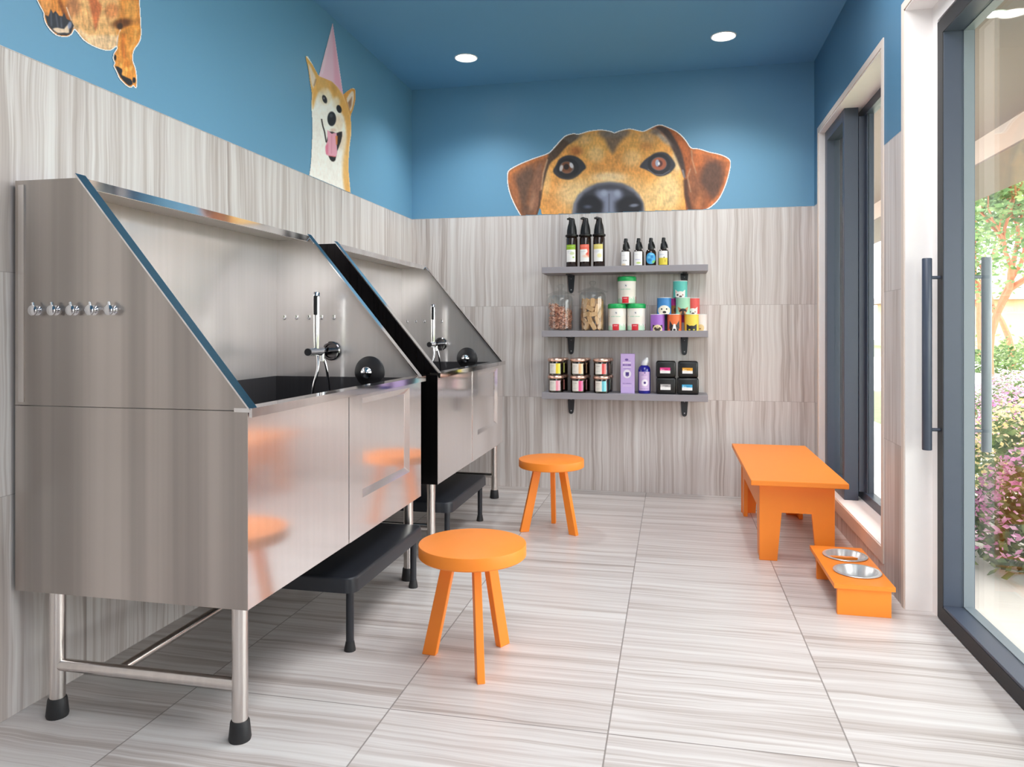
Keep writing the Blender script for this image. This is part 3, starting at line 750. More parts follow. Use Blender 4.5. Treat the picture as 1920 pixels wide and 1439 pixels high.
# colourful tins with animal pictures
def tin(x, y, z, col, label, face=None):
    T = thing('treat_tin', label, 'tin', (x, y, z), 'colourful animal tins on the middle shelf')
    r, h = .0415, .0995
    m = pbr('tin_' + '_'.join(map(str, col)), rgb(*col), .45)
    obj('tin_body', lathe(BM(), [(0, 0), (r, 0), (r, h - .003), (0, h - .003)], (x, y, z), 36), m, T, True)
    obj('lid', lathe(BM(), [(0, h - .003), (r + .0012, h - .003), (r + .0012, h), (r - .003, h), (0, h - .0005)], (x, y, z), 36), M_ring, T, True)
    A = Art(-62, 62, 0, 96, 1.6, col)
    if face: face(A)
    A.build(on_cylinder(x, y, z, r + .0006), {0: 'printed_picture'}, M_label, T)
K = (34, 30, 30)
def f_pug(A):
    A.poly([(-34, 14), (-30, 36), (-12, 30)], K, 2); A.poly([(34, 14), (30, 36), (12, 30)], K, 2)
    A.ell(0, 4, 30, 32, (238, 218, 172), 2); A.ell(-13, 13, 8, 8, (70, 55, 48), 3); A.ell(13, 13, 8, 8, (70, 55, 48), 3); A.ell(0, 2, 14, 12, (66, 52, 46), 4); A.ell(0, 20, 3, 6, (190, 160, 120), 3); A.ell(0, 8, 6, 4, K, 1)
def f_white(A):
    A.ell(0, 20, 38, 32, (246, 240, 222), 2); A.ell(-33, 22, 9, 16, (238, 226, 200), 3); A.ell(33, 22, 9, 16, (238, 226, 200), 3)
    A.ell(-15, 30, 4.5, 5, K, 1.5); A.ell(15, 30, 4.5, 5, K, 1.5); A.ell(2, 11, 11, 7, K, 1.5)
def f_boston(A):
    A.poly([(-30, 62), (-34, 8), (-8, 30)], (48, 46, 50), 2); A.poly([(30, 62), (34, 8), (8, 30)], (48, 46, 50), 2); A.ell(0, 8, 27, 28, K, 2)
    A.poly([(-6, 40), (6, 40), (14, 0), (-14, 0)], (248, 246, 244), 3); A.ell(0, 6, 8, 6, K, 1.5); A.ell(-16, 16, 5, 5, (90, 60, 40), 1.5); A.ell(16, 16, 5, 5, (90, 60, 40), 1.5)
def f_cat(A):
    A.poly([(-32, 40), (-32, 10), (-8, 26)], K, 2); A.poly([(32, 40), (32, 10), (8, 26)], K, 2); A.ell(0, 8, 32, 22, K, 2); A.ell(-13, 6, 6, 4.5, (210, 200, 60), 1); A.ell(13, 6, 6, 4.5, (210, 200, 60), 1)
def f_dobe(A):
    A.poly([(-34, 44), (-24, 8), (-8, 30)], (196, 130, 84), 2); A.poly([(34, 44), (24, 8), (8, 30)], (196, 130, 84), 2); A.ell(0, 18, 22, 14, K, 2); A.ell(-10, 6, 8, 10, (200, 140, 90), 3); A.ell(10, 6, 8, 10, (200, 140, 90), 3); A.ell(0, 4, 9, 8, (52, 44, 40), 2)
def f_terr(A):
    A.poly([(-32, 48), (-30, 8), (-10, 30)], (248, 240, 234), 2); A.poly([(32, 46), (30, 8), (10, 30)], (248, 240, 234), 2); A.poly([(-28, 40), (-27, 18), (-16, 28)], (236, 196, 180), 3); A.ell(0, 12, 30, 24, (250, 246, 240), 2)
    A.ell(-16, 14, 6, 5, K, 1.5); A.ell(15, 14, 5, 5, (190, 150, 140), 2); A.ell(2, 5, 9, 5, (90, 70, 66), 1.5)
def f_brown(A): A.ell(0, 18, 40, 36, (186, 116, 54), 4); A.ell(10, 26, 10, 12, (90, 50, 30), 5, .8); A.ell(26, 18, 12, 20, (120, 70, 34), 5, .8)
def f_grey(A): A.ell(0, 16, 52, 34, (206, 200, 214), 3); A.ell(24, 20, 14, 14, (150, 145, 160), 5); A.ell(-22, 22, 10, 10, (110, 104, 116), 4)
def f_pale(A): A.ell(4, 16, 22, 22, (238, 206, 150), 4); A.ell(0, 12, 5, 4, (150, 100, 60), 2)
h_ = .0998
tin(-.085, 4.565, Z2, (168, 112, 206), 'purple tin with a pug picture, bottom row of tins at the left', f_pug)
tin(.014, 4.565, Z2, (240, 120, 66), 'orange tin with a black and white dog picture, bottom row middle', f_boston)
tin(.114, 4.565, Z2, (244, 214, 84), 'yellow tin with a black cat picture, bottom row of tins', f_cat)
tin(-.036, 4.655, Z2, (36, 60, 84), 'dark navy tin behind the purple and orange tins', None)
tin(.066, 4.655, Z2, (206, 50, 150), 'magenta tin with a pale picture, behind the orange and yellow tins', f_grey)
tin(.165, 4.650, Z2, (244, 232, 230), 'off-white tin with a small tan picture, right end of the bottom row', f_pale)
tin(-.046, 4.57, Z2 + h_, (66, 138, 204), 'blue tin with a white dog picture, second row of tins at the left', f_white)
tin(.064, 4.57, Z2 + h_, (164, 216, 184), 'mint green tin with a dark dog picture, second row of tins', f_dobe)
tin(.010, 4.658, Z2 + h_, (222, 50, 160), 'magenta tin with a brown picture, between the blue and mint tins', f_brown)
tin(.122, 4.655, Z2 + h_, (240, 92, 88), 'coral red tin behind the mint tin, second row', f_terr)
tin(.048, 4.58, Z2 + 2 * h_, (96, 200, 190), 'turquoise tin with a white terrier picture, alone on top of the pile', f_terr)

# small jars with rose gold lids
M_smoke = glass_mat('smoky_jar_glass', (.52, .46, .40, 1), .05, .6); M_rose = pbr('rose_gold_lid', rgb(238, 196, 178), 0.25, .8, noise=.05)
M_cream = pbr('pale_candle_filling', rgb(120, 92, 70), .6, noise=.2)
def small_jar(x, y, z, col, label):
    J = thing('small_jar', label, 'jar', (x, y, z), 'small glass jars with rose gold lids')
    obj('jar_body', lathe(BM(), [(0, 0), (.043, 0), (.047, .004), (.047, .084), (.044, .088), (.044, .006), (0, .006)], (x, y, z), 32), M_smoke, J, True)
    obj('filling', lathe(BM(), [(0, .007), (.042, .007), (.042, .066), (0, .066)], (x, y, z), 28), M_cream, J, True)
    obj('lid', lathe(BM(), [(0, .086), (.050, .086), (.052, .089), (.052, .097), (.049, .1035), (.044, .105), (0, .1045)], (x, y, z), 36), M_rose, J, True)
    A = Art(-38, 34, 12, 74, 2, (246, 240, 230))
    A.rect(6, 0, 22, 90, col, 3); A.rect(22, 0, 40, 90, tuple(min(255, c + 30) if i else c for i, c in enumerate(col)), 3, .8)
    bars(A, 58, -30, -6, (150, 140, 130), 2.4, .6); bars(A, 48, -30, -14, (190, 180, 170), 2, .6); bars(A, 26, -30, -8, (170, 190, 180), 2, .6)
    A.build(on_cylinder(x, y, z, .0476), {0: 'front_label'}, M_label, J)
xs3 = (-.702, -.562, -.421); hh = .1052
cols = [[((238, 150, 170), 'pink'), ((232, 80, 140), 'hot pink'), ((110, 196, 214), 'light blue')], [((240, 212, 40), 'yellow'), ((238, 190, 140), 'peach'), ((228, 84, 84), 'red')]]
cols_b = [[((214, 90, 80), 'brick red'), ((226, 110, 120), 'rose'), ((80, 160, 180), 'teal')], [((226, 200, 60), 'mustard'), ((214, 130, 80), 'rust orange'), ((200, 70, 60), 'crimson')]]
for row in (0, 1):
    for k, x in enumerate(xs3):
        pos = ('left', 'middle', 'right')[k]; lv = ('lower', 'upper')[row]
        small_jar(x, 4.55, Z3 + row * hh, cols[row][k][0], 'small jar with rose gold lid and %s striped label, front row, %s %s' % (cols[row][k][1], lv, pos))
        small_jar(x + .012, 4.6565, Z3 + row * hh, cols_b[row][k][0], 'small jar with rose gold lid, back row by the wall, %s %s' % (lv, pos))

# lavender carton and bottle
M_lav = pbr('lavender_carton', rgb(194, 166, 222), .5, noise=.03)
P = thing('lavender_carton', 'tall lavender carton with a dark paw-like emblem, on the lowest shelf', 'box', (-.263, 4.575, Z3))
obj('carton', box(BM(), -.305, -.221, 4.545, 4.605, Z3, Z3 + .240, .001), M_lav, P)
A = Art(-41, 41, 2, 238, 2, (204, 178, 232))
A.ell(-6, 204, 10, 7, (110, 84, 160), 3); A.line([(2, 198), (16, 197)], 2, (130, 104, 176), 2, .7); A.rect(-30, 182, 20, 190, (236, 224, 246), 3); bars(A, 168, -29, 20, (96, 70, 150), 8, .9); A.rect(-29, 156, 22, 162, (232, 218, 244), 3); bars(A, 148, -26, 18, (140, 116, 186), 3, .7)
A.ell(-3, 118, 24, 26, (242, 236, 250), 3); A.poly([(-12, 106), (-12, 128), (8, 128), (8, 106)], (70, 48, 130), 4); A.ell(-2, 106, 6, 6, (120, 96, 170), 3, .6)
bars(A, 58, -30, 24, (116, 92, 166), 4, .8); A.rect(-28, 44, 24, 47, (228, 214, 240), 2)
A.build(on_front(-.263, 4.5444, Z3), {0: 'front_print'}, M_label, P)
M_cob = pbr('cobalt_plastic', rgb(36, 34, 150), .15, noise=.15, coat=.5)
P = thing('cobalt_bottle', 'cobalt blue bottle with a white flip cap and lilac label, beside the lavender carton', 'bottle', (-.164, 4.575, Z3))
obj('bottle_body', lathe(BM(), [(0, 0), (.034, 0), (.037, .004), (.037, .142), (.033, .158), (.022, .169), (.015, .172), (0, .172)], (-.164, 4.575, Z3), 32), M_cob, P, True)
bm = BM(); lathe(bm, [(0, .17), (.019, .17), (.021, .178), (.020, .196), (.014, .205), (.008, .216), (0, .218)], (-.164, 4.575, Z3), 24)
for v in bm.verts: v.co.x += max(0, v.co.z - Z3 - .185) * .45
obj('flip_cap', bm, M_ring, P, True)
A = Art(-37, 37, 18, 132, 2, (220, 192, 234)); A.ell(4, 66, 20, 21, (248, 240, 252), 3); A.ell(4, 66, 7, 7, (66, 44, 126), 3); bars(A, 112, -16, 16, (150, 122, 190), 3); bars(A, 98, -18, 20, (240, 226, 248), 4); bars(A, 28, -22, 24, (120, 96, 170), 3); A.ell(4, 126, 5, 5, (120, 96, 170), 3)
A.build(on_cylinder(-.164, 4.575, Z3, .0376), {0: 'front_label'}, M_label, P)

# black lidded boxes with coloured labels
def black_box(x, y, z, wd, h, col, label, bar):
    P = thing('black_box', label, 'box', (x, y, z), 'black boxes on the lowest shelf')
    obj('box_body', box(BM(), x - wd / 2, x + wd / 2, y - .05, y + .05, z, z + h, .012, 3), M_bottle_black, P, True)
    A = Art(-30, 30, 0, 34, 1.5, (248, 248, 248)); A.rect(-40, 17, 40, 40, col, 3); A.ell(-16, 20, 12, 8, (255, 255, 255), 4, .5); bars(A, 22, -18, 16, bar, 5, .6); bars(A, 8, -20, 4, (210, 205, 210), 3, .5)
    A.build(on_front(x - .004, y - .0506, z + .026), {0: 'front_label'}, M_label, P)
black_box(-.034, 4.58, Z3, .118, .099, (176, 174, 174), 'black box with a grey label, lower left of the four black boxes', (90, 90, 92))
black_box(.092, 4.57, Z3, .126, .099, (66, 176, 224), 'black box with a light blue label, lower right of the four black boxes', (30, 90, 150))
black_box(-.036, 4.58, Z3 + .0992, .116, .099, (236, 54, 140), 'black box with a pink label, upper left of the four black boxes', (150, 20, 80))
black_box(.094, 4.58, Z3 + .0992, .116, .099, (240, 172, 50), 'black box with an orange label, upper right of the four black boxes', (170, 110, 20))

# ------------------------------------------------------------------ dog decals printed on the blue wall
def flat_map(H, axis):
    """the artwork sheet's own coordinates -> metres on its wall"""
    def fn(X, Y):
        w_ = H[2][0] * X + H[2][1] * Y + 1.0
        a = (H[0][0] * X + H[0][1] * Y + H[0][2]) / w_; b = (H[1][0] * X + H[1][1] * Y + H[1][2]) / w_
        return (a, np.full(X.shape, YB - .002), b) if axis == 'x' else (np.full(X.shape, XL + .002), a, b)
    return fn
H_big = [[8.511765e-4, 0, -1.15760008], [3.972656e-5, -8.7071976e-4, 2.47584344], [3.89476e-5, 0, 1.0]]
H_shiba = [[1.378402e-4, 0, 3.0729454], [-3.837472e-4, -6.546045e-4, 2.44020982], [-3.762227e-4, 0, 1.0]]
H_run = [[3.607387e-5, 0, 1.69721552], [-1.0042964e-4, -1.7120426e-4, 1.9156017], [-9.846044e-5, 0, 1.0]]

def above_tiles(A, fn):
    A.M[fn(A.X, A.Y)[2] < ZT + .0008] = 0
# -- big peeking dog on the back wall
A = Art(112, 1816, 120, 840, 4, (236, 158, 74))
A.F += .5
out_ = smooth([(300, 930), (240, 835), (190, 750), (150, 660), (130, 570), (131, 500), (155, 470), (230, 430), (330, 390), (430, 355), (470, 320), (510, 275), (560, 225), (620, 206), (660, 210), (740, 187), (830, 178), (900, 190), (930, 200), (970, 185), (1040, 170), (1100, 182), (1150, 188), (1200, 165), (1265, 140), (1330, 160), (1400, 195), (1460, 255), (1500, 312), (1560, 320), (1640, 345), (1710, 360), (1770, 385), (1797, 420), (1785, 500), (1755, 600), (1710, 690), (1650, 750), (1600, 782), (1520, 880)], 3)
out_b = out_
HEAD, EAR, EAR2, EYE, EYE2, NOSE = 0, 1, 2, 3, 4, 5
for (cx, cy, rx, ry, col, f, a) in ((760, 300, 140, 90, (238, 172, 84), 90, .8), (1110, 290, 130, 80, (236, 166, 80), 90, .8), (940, 440, 210, 80, (230, 150, 72), 100, .7), (700, 250, 60, 40, (206, 164, 110), 60, .6), (1180, 235, 60, 50, (190, 150, 108), 60, .6),
                                   (1330, 640, 100, 150, (250, 214, 150), 100, .8), (500, 680, 110, 130, (228, 150, 78), 90, .7), (620, 640, 120, 90, (246, 206, 146), 90, .6), (1230, 690, 90, 120, (248, 200, 128), 90, .6), (640, 335, 44, 34, (176, 96, 44), 50, .9), (1165, 300, 46, 34, (206, 130, 62), 50, .8),
                                   (790, 360, 60, 60, (248, 206, 140), 60, .6), (1060, 390, 70, 60, (246, 200, 134), 60, .6), (890, 530, 120, 34, (250, 216, 170), 40, .8), (420, 560, 30, 100, (240, 190, 120), 40, .7), (1400, 400, 36, 90, (246, 214, 164), 40, .8)):
    A.ell(cx, cy, rx, ry, col, f, a)
A.poly([(820, 182), (1030, 176), (1000, 235), (955, 290), (915, 350), (880, 300), (850, 240)], (96, 80, 70), 46, .85, sm=3)
A.ell(925, 205, 110, 26, (120, 106, 96), 40, .7)
A.poly([(470, 320), (560, 225), (640, 205), (660, 225), (570, 300), (500, 380), (440, 440), (395, 600), (378, 700), (360, 640), (385, 500), (430, 360)], (70, 52, 42), 16, .95, sm=3)
A.poly([(540, 240), (640, 208), (700, 210), (600, 280)], (96, 84, 74), 30, .8)
# left ear
L_ear = [(237, 834), (190, 750), (150, 660), (126, 570), (128, 495), (155, 466), (230, 426), (330, 386), (432, 350), (425, 400), (395, 500), (380, 620), (374, 720), (342, 830)]
A.poly(L_ear, (142, 84, 50), 4, region=EAR)
A.poly([(200, 520), (300, 450), (330, 520), (290, 640), (260, 760), (200, 690), (170, 600)], (88, 62, 48), 60, .9, sm=3)
A.poly([(340, 470), (385, 430), (378, 620), (365, 740), (320, 800), (290, 700)], (128, 84, 62), 30, .9, sm=2)
A.line([(140, 560), (150, 500), (240, 440), (350, 395), (420, 370)], 26, (196, 108, 52), 26, .9)
A.line([(425, 400), (395, 500), (382, 620)], 12, (206, 160, 120), 10, .7); A.line([(372, 640), (366, 740), (345, 815)], 14, (66, 46, 36), 12, .8)
A.ell(180, 620, 26, 90, (180, 100, 54), 40, .7, -.25); A.ell(270, 780, 40, 40, (76, 54, 44), 40, .7); A.ell(310, 720, 16, 70, (176, 124, 92), 26, .6, .2)
# right side of the head and right ear
A.poly([(1200, 165), (1265, 140), (1330, 160), (1400, 195), (1460, 255), (1500, 312), (1506, 400), (1490, 500), (1462, 560), (1440, 500), (1415, 410), (1360, 300), (1290, 215)], (158, 78, 36), 14, .97, sm=2)
A.poly([(1240, 160), (1275, 146), (1330, 170), (1380, 240), (1425, 330), (1455, 440), (1462, 540), (1430, 480), (1385, 370), (1330, 260), (1290, 200)], (56, 42, 38), 22, .95, sm=3)
A.ell(1290, 235, 76, 20, (178, 164, 152), 34, .85, .75); A.ell(1235, 190, 40, 22, (110, 96, 88), 30, .8)
A.ell(1440, 290, 20, 90, (206, 102, 46), 30, .8, -.5)
R_ear = [(1500, 308), (1560, 316), (1640, 341), (1710, 356), (1774, 382), (1802, 420), (1790, 500), (1758, 602), (1714, 694), (1654, 754), (1607, 780), (1466, 788), (1452, 640), (1456, 545), (1488, 470), (1506, 400)]
A.poly(R_ear, (160, 84, 46), 4, region=EAR2)
A.poly([(1610, 430), (1700, 410), (1745, 480), (1735, 600), (1680, 700), (1610, 640), (1560, 560)], (76, 52, 42), 80, .9, sm=3)
A.ell(1560, 400, 46, 60, (190, 96, 44), 50, .8); A.line([(1515, 330), (1640, 356), (1780, 402)], 34, (208, 110, 54), 30, .85); A.line([(1785, 440), (1765, 560), (1715, 670), (1640, 745)], 26, (206, 112, 60), 26, .8)
A.line([(1462, 560), (1470, 660), (1500, 785)], 36, (66, 40, 30), 24, .9); A.poly([(1500, 450), (1560, 560), (1620, 660), (1570, 780), (1510, 770), (1490, 620)], (122, 72, 46), 50, .8, sm=2); A.ell(1560, 720, 24, 60, (206, 116, 66), 40, .7, .2)
A.line([(1496, 470), (1476, 530), (1500, 640)], 10, (176, 140, 110), 10, .6); A.line([(1506, 330), (1512, 400), (1540, 500)], 10, (196, 150, 110), 10, .6)
A.line([(1440, 480), (1452, 530)], 14, (120, 116, 124), 12, .8)
# eyes
E1 = [(468, 487), (490, 440), (510, 400), (545, 375), (590, 365), (640, 375), (690, 410), (716, 458), (690, 485), (655, 520), (610, 545), (565, 548), (510, 532)]
A.poly(E1, (46, 44, 48), 14, region=EYE, fur=.2, sm=3); A.ell(578, 462, 84, 74, (30, 28, 30), 12, .8, fur=0); A.ell(572, 457, 54, 45, (106, 92, 88), 6, fur=0); A.ell(570, 456, 44, 42, (112, 64, 40), 8, fur=0); A.ell(568, 452, 20, 22, (36, 24, 22), 8)
A.ell(530, 462, 12, 24, (214, 206, 204), 8, .9, .3); A.ell(606, 442, 13, 22, (222, 220, 226), 8, .9, -.4); A.ell(572, 492, 26, 10, (140, 84, 56), 10, .7)
E2 = [(1118, 452), (1150, 405), (1195, 372), (1235, 348), (1280, 341), (1325, 352), (1362, 392), (1386, 442), (1352, 492), (1300, 520), (1245, 520), (1195, 490), (1155, 470)]
A.poly(E2, (52, 52, 58), 14, region=EYE2, fur=.2, sm=3); A.ell(1264, 432, 86, 78, (34, 32, 36), 12, .8, fur=0); A.ell(1262, 430, 60, 52, (92, 80, 84), 6, fur=0); A.ell(1262, 430, 54, 47, (168, 88, 62), 8, fur=0); A.ell(1262, 428, 27, 26, (84, 44, 42), 10)
A.ell(1250, 424, 15, 26, (176, 190, 216), 8, .9); A.ell(1262, 428, 7, 12, (250, 250, 252), 4); A.line([(1180, 470), (1230, 508), (1290, 512), (1345, 480)], 5, (120, 120, 128), 5, .7)
# nose
NS = [(606, 822), (620, 730), (655, 662), (715, 612), (800, 575), (890, 563), (985, 574), (1065, 610), (1115, 660), (1147, 725), (1157, 805)]
A.ell(885, 700, 350, 190, (252, 214, 152), 120, .55)
A.poly(NS, (118, 118, 130), 22, region=NOSE, fur=0, sm=0)
A.poly([(632, 830), (650, 730), (700, 650), (780, 606), (890, 590), (1000, 606), (1080, 650), (1128, 730), (1138, 810)], (46, 46, 54), 34, fur=0)
A.poly([(805, 625), (965, 625), (985, 690), (930, 720), (930, 830), (845, 830), (845, 720), (800, 690)], (128, 134, 158), 60, .95, sm=3); A.line([(888, 660), (888, 820)], 12, (84, 84, 98), 16, .7)
A.ell(745, 745, 88, 78, (24, 24, 30), 40); A.ell(1045, 745, 92, 72, (24, 24, 30), 40); A.ell(890, 600, 110, 22, (62, 62, 72), 40, .8); A.ell(728, 752, 26, 12, (86, 90, 110), 20, .8); A.ell(1075, 742, 32, 12, (130, 136, 156), 14, .8, -.1); A.ell(850, 650, 24, 24, (160, 168, 192), 30, .7); A.ell(950, 650, 22, 24, (160, 168, 192), 30, .7)
A.fur(3, 5); A.cut(out_b, 7); above_tiles(A, flat_map(H_big, 'x'))
A.M[A.sd([(387, 840), (376, 772), (368, 762), (342, 840)]) < 0] = 0; A.C = 255 * (A.C / 255) ** .88
T = thing('dog_wall_decal', 'huge brown dog face printed on the back wall, peeking over the tiles above the shelves', 'wall decal', (-.45, YB - .002, 1.755))
A.build(flat_map(H_big, 'x'), {HEAD: 'printed_head', EAR: 'printed_ear', EAR2: 'printed_ear', EYE: 'printed_eye', EYE2: 'printed_eye', NOSE: 'printed_nose'}, M_print, T)

# -- dog in a party hat on the left wall
A = Art(112, 474, 46, 1270, 3, (255, 250, 242), stepy=4); A.F += .15
HAT_ = [(307, 52), (212, 416), (240, 428), (300, 452), (345, 494), (379, 542)]
dog = [(138, 1290), (145, 1113), (155, 1040), (163, 900), (167, 750), (160, 620), (164, 545), (150, 450), (136, 350), (120, 284), (134, 282), (165, 335), (212, 418), (240, 428), (300, 450), (345, 492), (378, 540), (400, 528), (438, 502), (462, 510), (463, 580), (446, 650), (432, 692), (436, 800), (424, 900), (416, 1040), (424, 1150), (432, 1240), (440, 1330)]
A.poly([(164, 545), (212, 418), (300, 450), (378, 540), (432, 690), (436, 800), (418, 940), (424, 1150), (432, 1250), (396, 1230), (380, 1100), (392, 960), (402, 820), (384, 700), (345, 640), (300, 560), (270, 500), (230, 500), (190, 570), (170, 640)], (238, 176, 88), 26, .95, sm=2)
A.ell(230, 480, 40, 60, (228, 178, 104), 30, .8, -.4); A.ell(255, 560, 50, 50, (246, 226, 190), 40, .7); A.ell(330, 600, 26, 40, (252, 238, 214), 24, .8); A.ell(350, 740, 34, 50, (248, 222, 190), 40, .7); A.ell(360, 860, 40, 60, (246, 220, 184), 40, .7); A.ell(395, 1040, 20, 120, (240, 190, 112), 30, .8); A.ell(315, 500, 16, 46, (206, 150, 70), 24, .7, -.2)
A.poly([(118, 275), (165, 335), (214, 420), (196, 480), (164, 545), (150, 450)], (238, 180, 92), 4, region=1); A.poly([(138, 330), (168, 380), (192, 440), (172, 500), (154, 440)], (248, 226, 206), 16, .95, sm=2); A.line([(190, 440), (178, 480)], 10, (160, 110, 70), 10, .6)
A.poly([(378, 540), (400, 526), (438, 500), (464, 508), (465, 580), (448, 652), (430, 694), (400, 600)], (232, 160, 70), 4, region=2); A.poly([(404, 570), (440, 520), (454, 540), (448, 610), (430, 660), (412, 610)], (250, 232, 216), 12, .95, sm=2); A.poly([(412, 600), (440, 560), (436, 620), (424, 650)], (150, 96, 60), 14, .8)
A.ell(251, 576, 15, 30, (34, 30, 30), 5, rot=-.35, region=3, fur=0); A.ell(246, 570, 5, 8, (160, 160, 165), 3, .8); A.ell(351, 644, 17, 28, (30, 26, 26), 5, rot=-.3, region=4, fur=0)
A.ell(300, 712, 30, 50, (32, 32, 36), 6, region=5, fur=0); A.ell(296, 690, 12, 14, (96, 98, 106), 10, .7)
A.line([(230, 716), (238, 760), (250, 800), (262, 872)], 9, (44, 32, 28), 4)
A.poly([(262, 905), (282, 800), (330, 812), (372, 800), (364, 870), (338, 935), (325, 1000), (300, 1006), (280, 975)], (30, 22, 22), 6, sm=2, fur=0)
A.poly([(270, 790), (300, 815), (334, 810), (334, 880), (338, 940), (328, 975), (300, 972), (262, 960), (256, 905), (272, 860)], (242, 172, 192), 6, region=6, sm=2, fur=0); A.poly([(258, 900), (276, 880), (276, 960), (262, 955)], (232, 120, 148), 10, .8); A.line([(300, 830), (298, 950)], 6, (222, 140, 160), 8, .7); A.poly([(326, 830), (342, 830), (340, 890), (330, 890)], (222, 130, 60), 6, .9); A.ell(310, 790, 20, 12, (226, 190, 170), 14, .7); A.line([(282, 968), (325, 974)], 5, (200, 70, 60), 4, .7)
A.poly(HAT_, (250, 204, 222), 3, region=7, fur=0); A.poly([(307, 52), (330, 220), (352, 400), (379, 542), (345, 494), (318, 462), (312, 250)], (246, 176, 200), 26, .9, fur=0); A.poly([(305, 80), (240, 400), (222, 412)], (253, 222, 234), 20, .8)
A.fur(3, 5)
dA, dB = A.sd(smooth(dog, 3)), A.sd(HAT_); A.M = ((np.minimum(dA, dB)) < 2).astype(float)
above_tiles(A, flat_map(H_shiba, 'y'))
T = thing('dog_wall_decal', 'cream and tan dog in a pink party hat printed on the left wall', 'wall decal', (XL + .002, 3.5, 1.757))
A.build(flat_map(H_shiba, 'y'), {0: 'printed_head', 1: 'printed_ear', 2: 'printed_ear', 3: 'printed_eye', 4: 'printed_eye', 5: 'printed_nose', 6: 'printed_tongue', 7: 'printed_party_hat'}, M_print, T)

# -- leaping dog on the left wall, cut off by the picture edge
A = Art(20, 1750, -1960, 1400, 9, (226, 142, 62)); A.F += .65
out_ = smooth([(40, -160), (80, 0), (130, 100), (185, 210), (192, 300), (235, 400), (310, 490), (390, 555), (490, 578), (560, 572), (620, 530), (662, 455), (720, 510), (800, 610), (900, 690), (1050, 760), (1180, 795), (1250, 785), (1325, 730), (1350, 745), (1340, 790), (1300, 850), (1288, 930), (1312, 1000), (1297, 1050), (1340, 1130), (1380, 1230), (1450, 1310), (1510, 1362), (1560, 1382), (1600, 1350), (1640, 1388), (1652, 1280), (1630, 1100), (1585, 960), (1600, 800), (1680, 680), (1716, 560), (1708, 300), (1690, 0), (1660, -500), (1560, -900), (1500, -1200), (1560, -1500), (1400, -1700), (1150, -1880), (850, -1900), (560, -1720), (380, -1480), (470, -1150), (400, -800), (160, -500)], 3)
A.poly([(560, 60), (700, -700), (1200, -700), (1380, 0), (1330, 420), (1350, 700), (1180, 800), (900, 690), (660, 460)], (240, 186, 124), 120, .9, sm=3); A.poly([(660, 400), (900, 560), (1330, 560), (1340, 740), (1180, 800), (900, 700)], (244, 206, 164), 80, .8, sm=2)
A.poly([(900, -100), (1090, 80), (1060, 260), (1000, 480), (950, 280), (905, 80)], (198, 96, 52), 60, .8, sm=3); A.ell(640, 110, 120, 160, (176, 106, 66), 120, .7); A.ell(1260, 170, 110, 120, (206, 120, 66), 90, .7); A.ell(1560, 160, 100, 220, (240, 168, 84), 100, .8); A.line([(540, 120), (600, 290), (660, 440)], 16, (252, 226, 206), 16, .9)
A.line([(430, 20), (500, 200), (590, 360)], 60, (150, 78, 26), 40, .8); A.poly([(60, -100), (130, 80), (220, 230), (280, 160), (300, -100)], (238, 160, 86), 40, .8)
for cx in (760, 860, 1150): A.line([(cx, 150), (cx + 70, 420)], 14, (214, 140, 84), 20, .6)
A.ell(1420, 370, 160, 70, (104, 56, 20), 70, .9, -.15); A.ell(1385, 420, 44, 50, (44, 26, 16), 40, .9)
A.line([(1395, 480), (1350, 600), (1340, 720)], 22, (252, 232, 220), 16, .9)
A.poly([(1400, 480), (1690, 380), (1716, 560), (1680, 680), (1600, 800), (1585, 960), (1640, 1200), (1640, 1380), (1510, 1360), (1297, 1050), (1340, 790), (1365, 600)], (232, 150, 62), 30, .9, region=2, sm=2)
A.line([(1440, 560), (1430, 760), (1460, 900)], 60, (192, 98, 34), 60, .7); A.line([(1640, 460), (1620, 660), (1540, 800)], 30, (250, 186, 100), 40, .7); A.ell(1500, 1020, 50, 70, (214, 120, 40), 50, .7)
for (px, py) in ((1400, 1040), (1490, 1100), (1560, 1080), (1450, 1170)): A.ell(px, py, 22, 40, (250, 190, 96), 24, .8)
A.ell(1310, 915, 20, 46, (30, 26, 28), 12); A.poly([(1312, 1050), (1420, 1100), (1420, 1160), (1470, 1220), (1560, 1260), (1590, 1330), (1540, 1360), (1480, 1320), (1400, 1230)], (36, 34, 40), 18, region=3, sm=2, fur=.2); A.ell(1460, 1175, 46, 34, (246, 170, 80), 16, .9); A.ell(1612, 1275, 26, 46, (30, 28, 32), 12)
A.poly([(196, 240), (250, 260), (290, 145), (325, 210), (365, 175), (420, 250), (470, 260), (500, 200), (540, 300), (620, 340), (655, 410), (610, 530), (540, 566), (440, 560), (330, 500), (240, 400)], (46, 48, 56), 16, region=1, fur=.3)
for (a, b) in (((290, 190), (300, 400)), ((370, 230), (400, 420)), ((450, 290), (460, 430))): A.line([a, b], 26, (86, 90, 102), 26, .8)
A.poly([(320, 460), (400, 440), (500, 460), (560, 390), (580, 520), (500, 520), (400, 525)], (244, 214, 184), 26, .95, sm=2); A.line([(390, 545), (480, 535), (570, 548)], 16, (40, 38, 44), 12); A.ell(590, 400, 30, 60, (150, 160, 190), 24, .8, .2)
A.ell(940, -1350, 360, 330, (214, 130, 60), 120, .9); A.ell(820, -1450, 50, 50, K, 20); A.ell(1120, -1450, 50, 50, K, 20); A.ell(960, -1200, 110, 80, K, 40)
A.fur(3, 9); A.cut(out_, 16)
T = thing('dog_wall_decal', 'leaping orange-brown dog on the left wall, cut off by the picture edge', 'wall decal', (XL + .002, 1.92, 1.81))
A.build(flat_map(H_run, 'y'), {0: 'printed_body', 1: 'printed_paw', 2: 'printed_leg', 3: 'printed_paw'}, M_print, T)

